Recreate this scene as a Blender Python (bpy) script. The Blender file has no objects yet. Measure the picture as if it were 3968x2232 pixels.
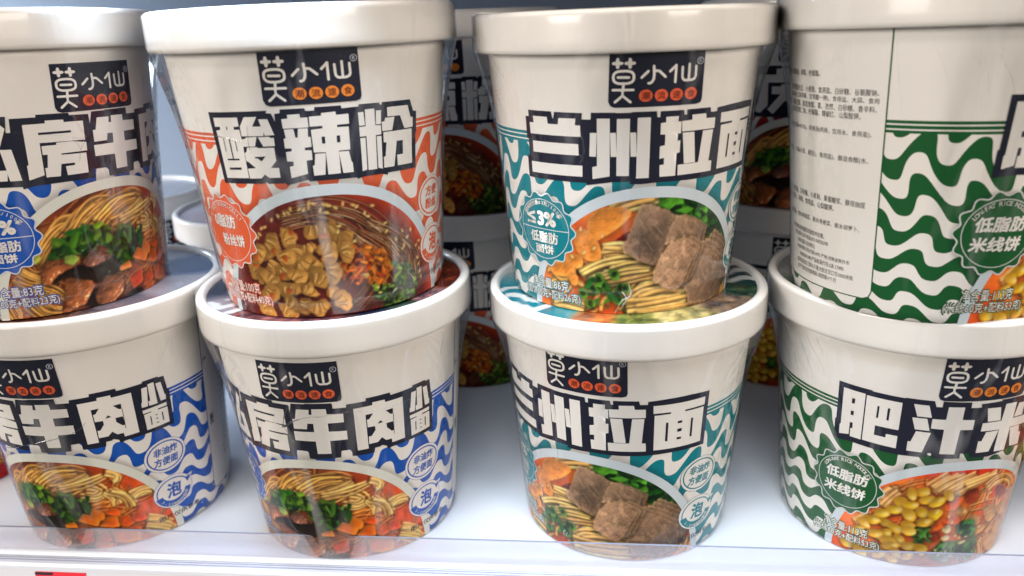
import bpy, bmesh, math, json, random
import numpy as np
from mathutils import Vector, Matrix
from mathutils.geometry import tessellate_polygon
R = math.radians
# ============================================================== camera, world, lamps, exposure
scene = bpy.context.scene
COL = scene.collection
CAM_RIGHT = Vector((0.994683, 0.095523, -0.038477)); CAM_UP = Vector((0.005160, 0.326941, 0.945031)); CAM_FWD = Vector((-0.102852, 0.940205, -0.324710))
CAM_POS = Vector((0, 0, 0.210887))
FOCAL_PX = 2981.62                              # for a 3968 px wide frame
cam = bpy.data.cameras.new('camera')
cam.sensor_width = 36.0
cam.lens = FOCAL_PX / 3968 * 36.0
cam.clip_start = .01; cam.clip_end = 50
cam.dof.use_dof = True
cam.dof.focus_distance = .30
cam.dof.aperture_fstop = 9.0
co = bpy.data.objects.new('camera', cam); COL.objects.link(co)
m = Matrix((CAM_RIGHT, CAM_UP, -CAM_FWD)).transposed().to_4x4(); m.translation = CAM_POS
co.matrix_world = m
scene.camera = co
world = bpy.data.worlds.new('World'); scene.world = world; world.use_nodes = True
bg = world.node_tree.nodes['Background']
bg.inputs[0].default_value = (1.0, .96, .92, 1); bg.inputs[1].default_value = .05
def area(name, loc, target, sx, sy, power, col):
    l = bpy.data.lights.new(name, 'AREA'); l.shape = 'RECTANGLE'; l.size = sx; l.size_y = sy; l.energy = power; l.color = col
    o = bpy.data.objects.new(name, l); COL.objects.link(o); o.location = loc
    o.rotation_euler = (Vector(target) - Vector(loc)).to_track_quat('-Z', 'Y').to_euler()
    return o
area('aisle_ceiling_lamp', (-.45, -1.35, 1.75), (-.05, .30, .12), 1.8, .4, 30, (1.0, .91, .82))
area('left_fill_lamp', (-1.55, -1.35, .72), (-.05, .30, .12), 1.0, .8, 46, (1.0, .92, .84))  # added fill with no fixture behind it; brightens the front cup bodies
area('right_fill_lamp', (1.60, -1.45, .80), (.05, .30, .12), 1.0, .8, 44, (1.0, .88, .77))  # made-up fill from the right; its slant leaves the back row dark
sl = area('side_shelf_lamp', (-.60, .60, .236), (-.40, .66, .08), .24, .05, 1.1, (.72, .86, 1.0)); sl.data.spread = R(120)
el = area('shelf_edge_lamp', (-.05, .215, .244), (-.03, .262, 0), .9, .02, .82, (.66, .82, 1.0)); el.data.spread = R(75)
scene.view_settings.view_transform = 'Standard'; scene.view_settings.look = 'None'
scene.view_settings.exposure = 0; scene.view_settings.gamma = 1; scene.view_settings.use_curve_mapping = False
scene.render.engine = 'CYCLES'
scene.cycles.use_denoising = True; scene.cycles.use_adaptive_sampling = True; scene.cycles.adaptive_threshold = .035
scene.cycles.max_bounces = 7; scene.cycles.transparent_max_bounces = 10; scene.cycles.caustics_reflective = False; scene.cycles.caustics_refractive = False
# ------------------------------------------------------------------ printed food pictures (flat print, painted once per flavour)
PS = 6                                   # paint pixels per millimetre of label
PX0, PY0, PXW, PYH = -52.0, 0.0, 104.0, 51.0
def value_noise(rng, h, w, cell):
    gh, gw = int(h / cell) + 3, int(w / cell) + 3
    g = rng.random((gh, gw))
    yy = np.arange(h) / cell; xx = np.arange(w) / cell
    y0 = yy.astype(int); x0 = xx.astype(int)
    fy = (yy - y0)[:, None]; fx = (xx - x0)[None, :]
    fy = fy * fy * (3 - 2 * fy); fx = fx * fx * (3 - 2 * fx)
    a = g[y0][:, x0]; b = g[y0][:, x0 + 1]; c = g[y0 + 1][:, x0]; d = g[y0 + 1][:, x0 + 1]
    return (a * (1 - fx) + b * fx) * (1 - fy) + (c * (1 - fx) + d * fx) * fy
def fbm(rng, h, w, cell, octs=4):
    o = np.zeros((h, w)); a = 1.0; t = 0
    for i in range(octs):
        o += a * value_noise(rng, h, w, max(cell / 2 ** i, 1.01)); t += a; a *= .55
    return o / t
def blur(a, r):
    r = int(max(1, r))
    for ax in (0, 1):
        for _ in range(2):
            pad = [(0, 0)] * a.ndim; pad[ax] = (r + 1, r)
            c = np.cumsum(np.pad(a, pad, mode='edge'), axis=ax)
            n = a.shape[ax]
            hi = np.take(c, np.arange(2 * r + 1, 2 * r + 1 + n), axis=ax); lo = np.take(c, np.arange(0, n), axis=ax)
            a = (hi - lo) / (2 * r + 1)
    return a
def chaikin(p, n=2, closed=True, q0=.25):
    p = np.asarray(p, float)
    for it in range(n):
        k = q0 if it == 0 else .25
        q = np.roll(p, -1, 0) if closed else p[1:]
        a = p if closed else p[:-1]
        r = np.empty((2 * len(a), 2)); r[::2] = (1 - k) * a + k * q; r[1::2] = k * a + (1 - k) * q
        p = r if closed else np.vstack([p[:1], r, p[-1:]])
    return p
class Paint:
    def __init__(s, seed, soup_a, soup_b):
        s.rng = np.random.default_rng(seed)
        s.h, s.w = int(PYH * PS), int(PXW * PS)
        s.n1 = fbm(s.rng, s.h, s.w, 60, 5); s.n2 = fbm(s.rng, s.h, s.w, 14, 4); s.n3 = fbm(s.rng, s.h, s.w, 5, 3)
        t = np.clip((s.n1 - .3) * 2.2, 0, 1)[..., None]
        s.img = np.array(soup_a) * (1 - t) + np.array(soup_b) * t
        s.img = s.img * (.92 + .16 * s.n2[..., None])
    def box(s, lo, hi, pad):
        x0 = int(max(0, math.floor((lo[0] - PX0) * PS - pad))); x1 = int(min(s.w, math.ceil((hi[0] - PX0) * PS + pad)))
        y0 = int(max(0, math.floor((lo[1] - PY0) * PS - pad))); y1 = int(min(s.h, math.ceil((hi[1] - PY0) * PS + pad)))
        return x0, x1, y0, y1
    def mask(s, poly, pad=14):
        p = np.asarray(poly, float)
        x0, x1, y0, y1 = s.box(p.min(0), p.max(0), pad)
        if x1 <= x0 or y1 <= y0: return None
        X = PX0 + (np.arange(x0, x1) + .5) / PS; Y = PY0 + (np.arange(y0, y1) + .5) / PS
        m = np.zeros((y1 - y0, x1 - x0), bool)
        q = np.roll(p, -1, 0)
        for (ax, ay), (bx, by) in zip(p, q):
            if ay == by: continue
            c = (ay > Y) != (by > Y)
            xi = (bx - ax) * (Y - ay) / (by - ay) + ax
            m ^= c[:, None] & (X[None, :] < xi[:, None])
        return blur(m.astype(float), 1), (slice(y0, y1), slice(x0, x1))
    def lay(s, m, sl, col, a=1.0):
        k = (m * a)[..., None]
        s.img[sl] = s.img[sl] * (1 - k) + col * k
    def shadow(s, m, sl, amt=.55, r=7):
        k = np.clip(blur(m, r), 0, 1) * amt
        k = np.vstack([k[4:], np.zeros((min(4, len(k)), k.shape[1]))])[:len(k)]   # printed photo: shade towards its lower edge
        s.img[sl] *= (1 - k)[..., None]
    def solid(s, poly, col, r=10, tex=.25, noise='n2', gloss=.25, smooth=2, shade=.55, sh=.5, edge=None, stripes=None, corner=.25, ragged=0, veins=0, centre=None, grad=0):
        poly = chaikin(poly, smooth, True, corner) if smooth else np.asarray(poly, float)
        if ragged:
            e = np.linspace(0, 1, 5)[:-1]; q = np.roll(poly, -1, 0)
            poly = np.concatenate([poly[:, None] + (q - poly)[:, None] * e[None, :, None]], 1).reshape(-1, 2) if False else (poly[:, None, :] + (q - poly)[:, None, :] * e[None, :, None]).reshape(-1, 2)
            poly = poly + s.rng.normal(0, ragged, poly.shape)
        o = s.mask(poly)
        if o is None: return
        m, sl = o
        s.shadow(m, sl, sh)
        hgt = blur(m, r)
        nn = getattr(s, noise)[sl]
        g = hgt + (nn - .5) * tex
        if stripes is not None:
            ys, xs = np.mgrid[sl]
            ang, per, amp = stripes
            g = g + amp * np.sin((xs * math.cos(ang) + ys * math.sin(ang)) * 2 * math.pi / (per * PS) + 6 * s.n1[sl])
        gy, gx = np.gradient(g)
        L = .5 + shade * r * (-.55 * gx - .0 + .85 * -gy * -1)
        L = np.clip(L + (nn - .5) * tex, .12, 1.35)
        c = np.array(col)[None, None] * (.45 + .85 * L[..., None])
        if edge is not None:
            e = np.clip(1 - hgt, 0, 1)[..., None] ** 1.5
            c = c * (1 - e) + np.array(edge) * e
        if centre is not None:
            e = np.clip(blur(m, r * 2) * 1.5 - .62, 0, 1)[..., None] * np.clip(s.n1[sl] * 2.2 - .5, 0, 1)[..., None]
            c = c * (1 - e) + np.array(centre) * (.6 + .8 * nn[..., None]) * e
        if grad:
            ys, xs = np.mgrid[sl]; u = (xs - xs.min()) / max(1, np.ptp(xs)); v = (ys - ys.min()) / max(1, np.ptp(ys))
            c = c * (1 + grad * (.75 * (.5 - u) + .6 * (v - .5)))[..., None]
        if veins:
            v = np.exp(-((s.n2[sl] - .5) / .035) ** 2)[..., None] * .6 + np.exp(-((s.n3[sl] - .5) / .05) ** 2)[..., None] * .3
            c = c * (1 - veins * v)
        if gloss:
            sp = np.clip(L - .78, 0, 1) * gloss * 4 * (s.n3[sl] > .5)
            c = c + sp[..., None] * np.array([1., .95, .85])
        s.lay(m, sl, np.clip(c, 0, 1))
    def strand(s, pts, width, col, dark=.45, a=1.0, hi=.25):
        p = chaikin(pts, 3, False)
        x0, x1, y0, y1 = s.box(p.min(0), p.max(0), width * PS + 6)
        if x1 <= x0 or y1 <= y0: return
        X = PX0 + (np.arange(x0, x1) + .5) / PS; Y = PY0 + (np.arange(y0, y1) + .5) / PS
        gx, gy = np.meshgrid(X, Y)
        D = np.full(gx.shape, 1e9); SG = np.zeros(gx.shape); TT = np.zeros(gx.shape); ns = len(p) - 1
        for si, ((ax, ay), (bx, by)) in enumerate(zip(p[:-1], p[1:])):
            dx, dy = bx - ax, by - ay; l2 = dx * dx + dy * dy + 1e-9
            t = np.clip(((gx - ax) * dx + (gy - ay) * dy) / l2, 0, 1)
            ex, ey = gx - ax - t * dx, gy - ay - t * dy
            d = np.hypot(ex, ey); u = d < D
            D[u] = d[u]; TT[u] = ((si + t) / ns)[u]; SG[u] = ((ey * abs(dx) - ex * dy * np.sign(dx if dx else 1)) / math.sqrt(l2))[u]
        w = width / 2; fade = np.clip(np.minimum(TT, 1 - TT) * 7, 0, 1)
        sl = (slice(y0, y1), slice(x0, x1))
        m = np.clip((w - D) * PS + .5, 0, 1) * fade
        s.img[sl] *= (1 - .20 * np.clip(1.7 - D / w, 0, 1) * (1 - m) * a)[..., None]
        v = SG / w                        # -1 lower edge, 1 upper edge
        L = np.clip(1 - dark * (v - .25) ** 2 * 1.6, .2, 1)
        c = np.array(col)[None, None] * L[..., None] * (.85 + .3 * s.n2[sl][..., None])
        c = c + hi * np.exp(-((v - .3) / .22) ** 2)[..., None] * np.array([1, .92, .7])
        s.lay(m, sl, np.clip(c, 0, 1), a)
    def bundle(s, pts, n, spread, width, col, jit=.08, a=1.0, dark=.45, hi=.25):
        p = np.asarray(pts, float)
        d = np.gradient(p, axis=0); nrm = np.stack([-d[:, 1], d[:, 0]], 1); nrm /= np.linalg.norm(nrm, axis=1)[:, None] + 1e-9
        for i in s.rng.permutation(n):
            off = (i - (n - 1) / 2) * spread + s.rng.normal(0, spread * .3)
            q = p + nrm * off * (1 + .25 * s.rng.normal(size=(len(p), 1))) + s.rng.normal(0, .25, p.shape)
            k = 1 + s.rng.normal(0, jit)
            s.strand(q, width * (1 + s.rng.normal(0, .1)), np.array(col) * k, dark, a, hi)
    def tangle(s, x0, x1, y0, y1, n, width, col, a=.8, ang=.0, dark=.35, hi=.1):
        for _ in range(n):
            c = np.array((x0 + s.rng.random() * (x1 - x0), y0 + s.rng.random() * (y1 - y0))); t = ang + s.rng.normal(0, .6); l = 5 + 6 * s.rng.random(); k = s.rng.normal(0, .35)
            d = np.array((math.cos(t), math.sin(t))); nn = np.array((-d[1], d[0]))
            q = [c - d * l, c - d * l * .4 + nn * k * l, c + d * l * .4 + nn * k * l * .9, c + d * l]
            s.bundle(q, 2, width * 1.1, width, np.array(col) * (.75 + .4 * s.rng.random()), .1, a, dark, hi)
    def bits(s, poly, n, size, cols, tex=.2, aspect=2.2, gloss=.3, smooth=1, sh=.4):
        p = np.asarray(poly, float); lo, hi = p.min(0), p.max(0); k = 0; t = 0
        while k < n and t < n * 20:
            t += 1
            c = lo + s.rng.random(2) * (hi - lo)
            q = np.roll(p, -1, 0); ins = False
            for (ax, ay), (bx, by) in zip(p, q):
                if (ay > c[1]) != (by > c[1]) and c[0] < (bx - ax) * (c[1] - ay) / (by - ay) + ax: ins = not ins
            if not ins: continue
            k += 1
            a = s.rng.random() * math.pi; z = size * (.6 + .8 * s.rng.random()); e = aspect * (.6 + .6 * s.rng.random())
            nv = s.rng.integers(4, 7); an = np.sort(s.rng.random(nv)) * 2 * math.pi
            r = z * (.75 + .4 * s.rng.random(nv))
            v = np.stack([np.cos(an) * r * e ** .5, np.sin(an) * r / e ** .5], 1)
            R = np.array([[math.cos(a), -math.sin(a)], [math.sin(a), math.cos(a)]])
            s.solid(v @ R.T + c, np.array(cols[s.rng.integers(len(cols))]) * (.8 + .4 * s.rng.random()), r=max(2, int(z * PS * .4)), tex=tex, gloss=gloss, smooth=smooth, sh=sh)
    def ell(s, c, rx, ry, ang, n=14, wob=.08):
        t = np.linspace(0, 2 * math.pi, n, endpoint=False)
        k = 1 + s.rng.normal(0, wob, n)
        x, y = rx * np.cos(t) * k, ry * np.sin(t) * k
        return np.stack([c[0] + x * math.cos(ang) - y * math.sin(ang), c[1] + x * math.sin(ang) + y * math.cos(ang)], 1)
    def seeds(s, pts, col=(.93, .80, .45)):
        for p in pts:
            s.solid(s.ell(p, 1.0, .52, s.rng.random() * 3.1, 9, .05), col, r=3, tex=.05, gloss=.4, sh=.6)
def paint_orange(F):
    P = Paint(3, (.30, .07, .06), (.45, .13, .09))
    yy, xx = np.mgrid[0:P.h, 0:P.w]; x = PX0 + xx / PS; y = PY0 + yy / PS
    k = np.clip(((x / 46) ** 2 + (y / 46) ** 2 - .72) * 3, 0, 1)[..., None] * np.clip((x + 5) / 40, 0, 1)[..., None]
    P.img = P.img * (1 - k) + np.array([.80, .28, .10]) * k
    P.tangle(4, 42, 0, 16, 26, .9, (.44, .20, .10), .6, .6)
    for i, q in enumerate(F['noodle']):
        P.bundle(q, 7, 1.0, .95, (.50, .28, .15), .15, .75, .6, .30)
    for i in range(40):                     # clear noodles catch the light in thin streaks
        q = np.array(F['noodle'][P.rng.integers(0, 6)]); j = P.rng.integers(0, len(q) - 1)
        P.strand(np.array([q[j] * .8 + q[j + 1] * .2, q[j] * .45 + q[j + 1] * .55 + [0, .3], q[j] * .2 + q[j + 1] * .8]) + P.rng.normal(0, 1.6, (1, 2)), .35, (.85, .72, .55), .2, .7, .3)
    for c in F['carrot']: P.bits(c, 130, 1.5, [(.90, .40, .08), (.93, .50, .12), (.80, .28, .06), (.88, .55, .20)], aspect=2.4)
    ch = sorted(F['chip'], key=lambda q: -q[1])
    for c in ch:
        rx, ry = 3.9 + P.rng.random() * 1.5, 3.0 + P.rng.random() * 1.1
        a = P.rng.random() * 3.1; base = np.array((.88, .64, .30)) * (.8 + .4 * P.rng.random())
        P.solid(P.ell(c, rx, ry, a, 8, .24), base, r=7, tex=.22, gloss=.10, smooth=1, corner=.14, ragged=.15, edge=(.58, .36, .14), sh=.75, veins=.12)
        for k in range(5):               # folds of the fried skin
            u = (k - 2) / 2.3; p0 = np.array((u * rx * .75, -ry * .6 * (1 - .5 * abs(u)))); p1 = np.array((u * rx * .35 + .5, ry * .55)); pm = (p0 + p1) / 2 + P.rng.normal(0, .5, 2)
            Rm = np.array([[math.cos(a), -math.sin(a)], [math.sin(a), math.cos(a)]])
            P.strand([Rm @ p0 + c, Rm @ pm + c, Rm @ p1 + c], .55, (.95, .80, .48) if k % 2 else (.46, .27, .10), .1, .6, 0)
        if P.rng.random() < .3: P.solid(P.ell(np.array(c) + P.rng.normal(0, 1.2, 2), 1.6, 1.2, a, 7, .2), (.72, .34, .12), r=4, tex=.2, gloss=.1, sh=.2)
    for c in F['carrot']: P.bits(c, 40, 1.2, [(.95, .45, .10), (.93, .55, .15)], aspect=2.6)
    for c in F['green']: P.bits(c, 150, 1.5, [(.16, .30, .06), (.30, .50, .10), (.45, .62, .16), (.10, .18, .05), (.60, .72, .32)], aspect=2.4)
    P.seeds(F['sesame'])
    return np.clip(.88 * P.img + .22 * np.stack([blur(P.img[..., c], 2) for c in range(3)], -1), 0, 1)
def paint_teal(F):
    P = Paint(5, (.70, .27, .10), (.85, .45, .18))
    P.solid(P.ell((-6, 27), 9, 8, .2), (.55, .12, .10), r=14, tex=.3, gloss=.2, sh=0)
    P.tangle(-44, 44, 0, 26, 40, 2.0, (.88, .66, .34), .85, .1)
    for q in F['noodle']: P.bundle(q, 3, 1.8, 2.6, (.92, .82, .50), .08, 1, .28, .12)
    for q in F['noodle']: P.bundle(np.array(q) + P.rng.normal(0, 2.0, 2), 2, 2.4, 2.1, (.88, .66, .36), .1, .8, .4, .1)
    for r in F['radish']:
        P.solid(r, (.92, .56, .22), r=9, tex=.35, noise='n2', gloss=.2, edge=(.95, .66, .34), sh=.35, smooth=1)
    for q in F['noodle'][:3]: P.bundle(q, 2, 1.8, 2.0, (.92, .76, .42), .06, .9, .5, .15)
    for h in F['herb']:
        P.solid(h, (.06, .22, .06), r=12, tex=.6, gloss=.1, smooth=1)
        P.bits(h, 210, 1.7, [(.10, .36, .08), (.05, .20, .06), (.22, .52, .12), (.16, .44, .10), (.07, .26, .07)], aspect=1.8, gloss=.15, smooth=0)
    for h in F['leaf']: P.solid(h, (.34, .64, .16), r=6, tex=.6, gloss=.25, smooth=0)
    for i, b in enumerate(F['beef']):      # thin slices fanned over one another
        col = np.array([(.70, .55, .44), (.66, .52, .41), (.64, .50, .39), (.80, .62, .48)][i])
        n = (2, 2, 5, 3)[i]; q0 = np.array(b); cen = q0.mean(0)
        for k in range(n):
            t = (n - 1 - k); q = (q0 - cen) * (1 - .03 * t) + cen + np.array([(1.8, -.4), (2.2, .2), (1.9, 1.6), (2.4, .9)][i]) * t
            P.solid(q, col * (1 - .06 * t), r=7, tex=.26, gloss=.05, smooth=1, corner=.07, ragged=.20, veins=.36, centre=[(.36, .30, .25), (.54, .43, .33), (.50, .40, .31), (.68, .54, .42)][i] if t == 0 else None, edge=(.93, .76, .54), sh=.62, shade=.6, grad=.75)
            lo, hi = q.min(0), q.max(0)
            for z in range(16):            # muscle fibres
                c = lo + P.rng.random(2) * (hi - lo) * .7 + (hi - lo) * .15; d = np.array((.6 + .3 * P.rng.random(), -1.0)) * (1.2 + 1.6 * P.rng.random())
                w = (c - cen - np.array((1.5, .5)) * t) / (hi - lo)
                if abs(w[0]) + abs(w[1]) > .55: continue
                P.strand([c - d, c + P.rng.normal(0, .4, 2), c + d], .28, (.86, .72, .54) if z % 2 else (.34, .26, .18), .1, .45, 0)
    for i, c in enumerate(F['scallion']):
        if i % 3 != 2:
            P.solid(P.ell(c, 2.6, 2.0, P.rng.random() * 3), (.36, .56, .16), r=5, tex=.2, gloss=.3)
            P.solid(P.ell(c, 1.4, 1.0, P.rng.random() * 3), (.10, .20, .07), r=4, tex=.1, gloss=.1, sh=.1)
        else:
            P.solid(P.ell(c, 3.2, 1.1, P.rng.random() * 3), (.14, .46, .16), r=5, tex=.2, gloss=.3)
    P.bits([(-24, 3), (-12, 4), (-10, 13), (-22, 16)], 26, 1.3, [(.20, .50, .12), (.36, .62, .18), (.10, .26, .08), (.08, .10, .06)])
    P.seeds([(-26, 35), (-18, 33), (-21, 28), (-17, 24), (-25, 26), (-14, 21), (-30, 24)], (.95, .80, .50))
    return np.clip(.88 * P.img + .22 * np.stack([blur(P.img[..., c], 2) for c in range(3)], -1), 0, 1)
def paint_blue(F):
    P = Paint(8, (.42, .16, .08), (.62, .30, .14))
    yy, xx = np.mgrid[0:P.h, 0:P.w]; x = PX0 + xx / PS; y = PY0 + yy / PS
    k = (np.clip((x - 6) / 22, 0, 1) * .85)[..., None]
    P.img = P.img * (1 - k) + (np.array([.86, .32, .11]) * (.8 + .4 * P.n2[..., None])) * k
    k = np.clip((y - 36) / 8, 0, 1)[..., None] * np.clip((10 - x) / 20, 0, 1)[..., None]
    P.img = P.img * (1 - k) + np.array([.36, .16, .09]) * k
    P.tangle(-46, 6, 0, 40, 36, 1.5, (.66, .38, .18), .75, .7)
    P.tangle(8, 46, 0, 34, 26, 1.5, (.90, .52, .20), .7, .1)
    for q in F['noodle'][:15]: P.bundle(np.array(q) + P.rng.normal(0, 1.5, 2), 4, 1.9, 1.4, (.62, .36, .18), .2, .7, .4, .08)
    for q in F['noodle'][:15]: P.bundle(q, 7, 1.05, 1.3, (.90, .64, .30), .18, .8, .34, .14)
    for q in F['noodle'][15:]: P.bundle(q, 4, 1.1, 1.5, (.95, .74, .42), .12, .85, .28, .12)
    for q in F['dark']: P.solid(q, (.13, .09, .06), r=14, tex=.5, gloss=.05, sh=.5)
    for q in F['leaf']:
        P.solid(q, (.10, .26, .06), r=14, tex=.7, gloss=.5, smooth=1, shade=.9)
        P.bits(q, 46, 2.6, [(.08, .22, .06), (.14, .36, .08), (.05, .12, .05), (.26, .46, .10), (.42, .58, .14)], aspect=2.8, gloss=.6)
    for i, q in enumerate(F['meat']):
        P.solid(q, np.array([(.62, .35, .20), (.56, .36, .29), (.66, .40, .25), (.70, .40, .22)][i]), r=12, tex=.45, noise='n2', gloss=.35, smooth=2, corner=.15, ragged=.12, shade=.9, sh=.8, veins=.2)
    P.solid(P.ell((-20, 21.5), 2.6, 2.0, 0), (.58, .70, .28), r=5, tex=.3, gloss=.5)
    P.solid(P.ell((-32, 23.5), 2.2, 1.2, .8), (.72, .74, .30), r=5, tex=.2, gloss=.2)
    for i, q in enumerate(F['cube']):
        P.solid(q, np.array([(.92, .34, .10), (.94, .50, .10), (.95, .52, .12), (.88, .34, .12), (.86, .26, .10), (.94, .46, .10)][i % 6]), r=6, tex=.16, gloss=.12, smooth=1, corner=.10, shade=.8, edge=(.97, .62, .24), sh=.65, centre=(.86, .30, .09))
    return np.clip(.88 * P.img + .22 * np.stack([blur(P.img[..., c], 2) for c in range(3)], -1), 0, 1)
def paint_green(F):
    P = Paint(11, (.84, .30, .10), (.92, .48, .16))
    yy, xx = np.mgrid[0:P.h, 0:P.w]; x = PX0 + xx / PS; y = PY0 + yy / PS
    k = np.clip((y - 39) / 6, 0, 1)[..., None] * np.clip((x + 22) / 20, 0, 1)[..., None]
    P.img = P.img * (1 - k) + np.array([.80, .18, .08]) * k
    k = np.clip((14 - y) / 12, 0, 1)[..., None] * np.clip((x + 30) / 12, 0, 1)[..., None] * .6
    P.img = P.img * (1 - k) + np.array([.42, .16, .07]) * k
    P.tangle(-44, -8, 24, 40, 16, 1.3, (.94, .56, .26), .6, .8)
    P.tangle(6, 44, 0, 40, 46, 1.4, (.90, .60, .34), .8, .9)
    for q in F['noodle']: P.bundle(q, 3, 1.1, 1.7, (.95, .70, .42), .08, .85, .25, .12)
    for q in F['meat']: P.solid(q, (.56, .20, .10), r=12, tex=.5, gloss=.25, smooth=1)
    for i, q in enumerate(F['tofu']): P.solid(q, np.array((.86, .62, .36)) * (.9 + .05 * (i % 3)), r=9, tex=.4, gloss=.15, smooth=1, edge=(.78, .48, .22), stripes=(.6 * i, 2.2, .03))
    for q in F['cube']: P.solid(q, (.93, .36, .11), r=6, tex=.25, gloss=.2, smooth=1, corner=.10, edge=(.97, .55, .25))
    for q in F['green']: P.bits(q, 60, 1.9, [(.12, .40, .14), (.30, .58, .18), (.08, .24, .12), (.55, .70, .28), (.16, .48, .20)], aspect=2.2, gloss=.35)
    for q in F['garlic']: P.solid(q, (.90, .83, .62), r=6, tex=.3, gloss=.2, smooth=1)
    for c in sorted(F['corn'] + [(-40, 4), (-34, 2), (-28, 4), (-22, 2.5), (-16, 5), (-11, 9), (-36, 12), (-25, 14), (-17, 17), (-12, 22)], key=lambda q: -q[1]):
        a = P.rng.normal(-.1, .7)
        P.solid(P.ell(c, 3.0 + P.rng.random(), 1.9 + .9 * P.rng.random(), a, 8, .13), np.array((.95, .76 + .06 * P.rng.random(), .14 + .14 * P.rng.random())) * (.86 + .18 * P.rng.random()), r=12, tex=.10, noise='n1', gloss=.22, shade=1.0, edge=(.80, .50, .08), sh=.75)
        P.solid(P.ell((c[0] + 1.4 * math.cos(a), c[1] + 1.4 * math.sin(a)), 1.3, 1.0, a, 8, .1), (.99, .86, .46), r=7, tex=.1, gloss=.1, sh=0)
    P.seeds(F['sesame'], (.95, .86, .62))
    return np.clip(.88 * P.img + .22 * np.stack([blur(P.img[..., c], 2) for c in range(3)], -1), 0, 1)
PAINTERS = dict(orange=paint_orange, teal=paint_teal, blue=paint_blue, green=paint_green)
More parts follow.
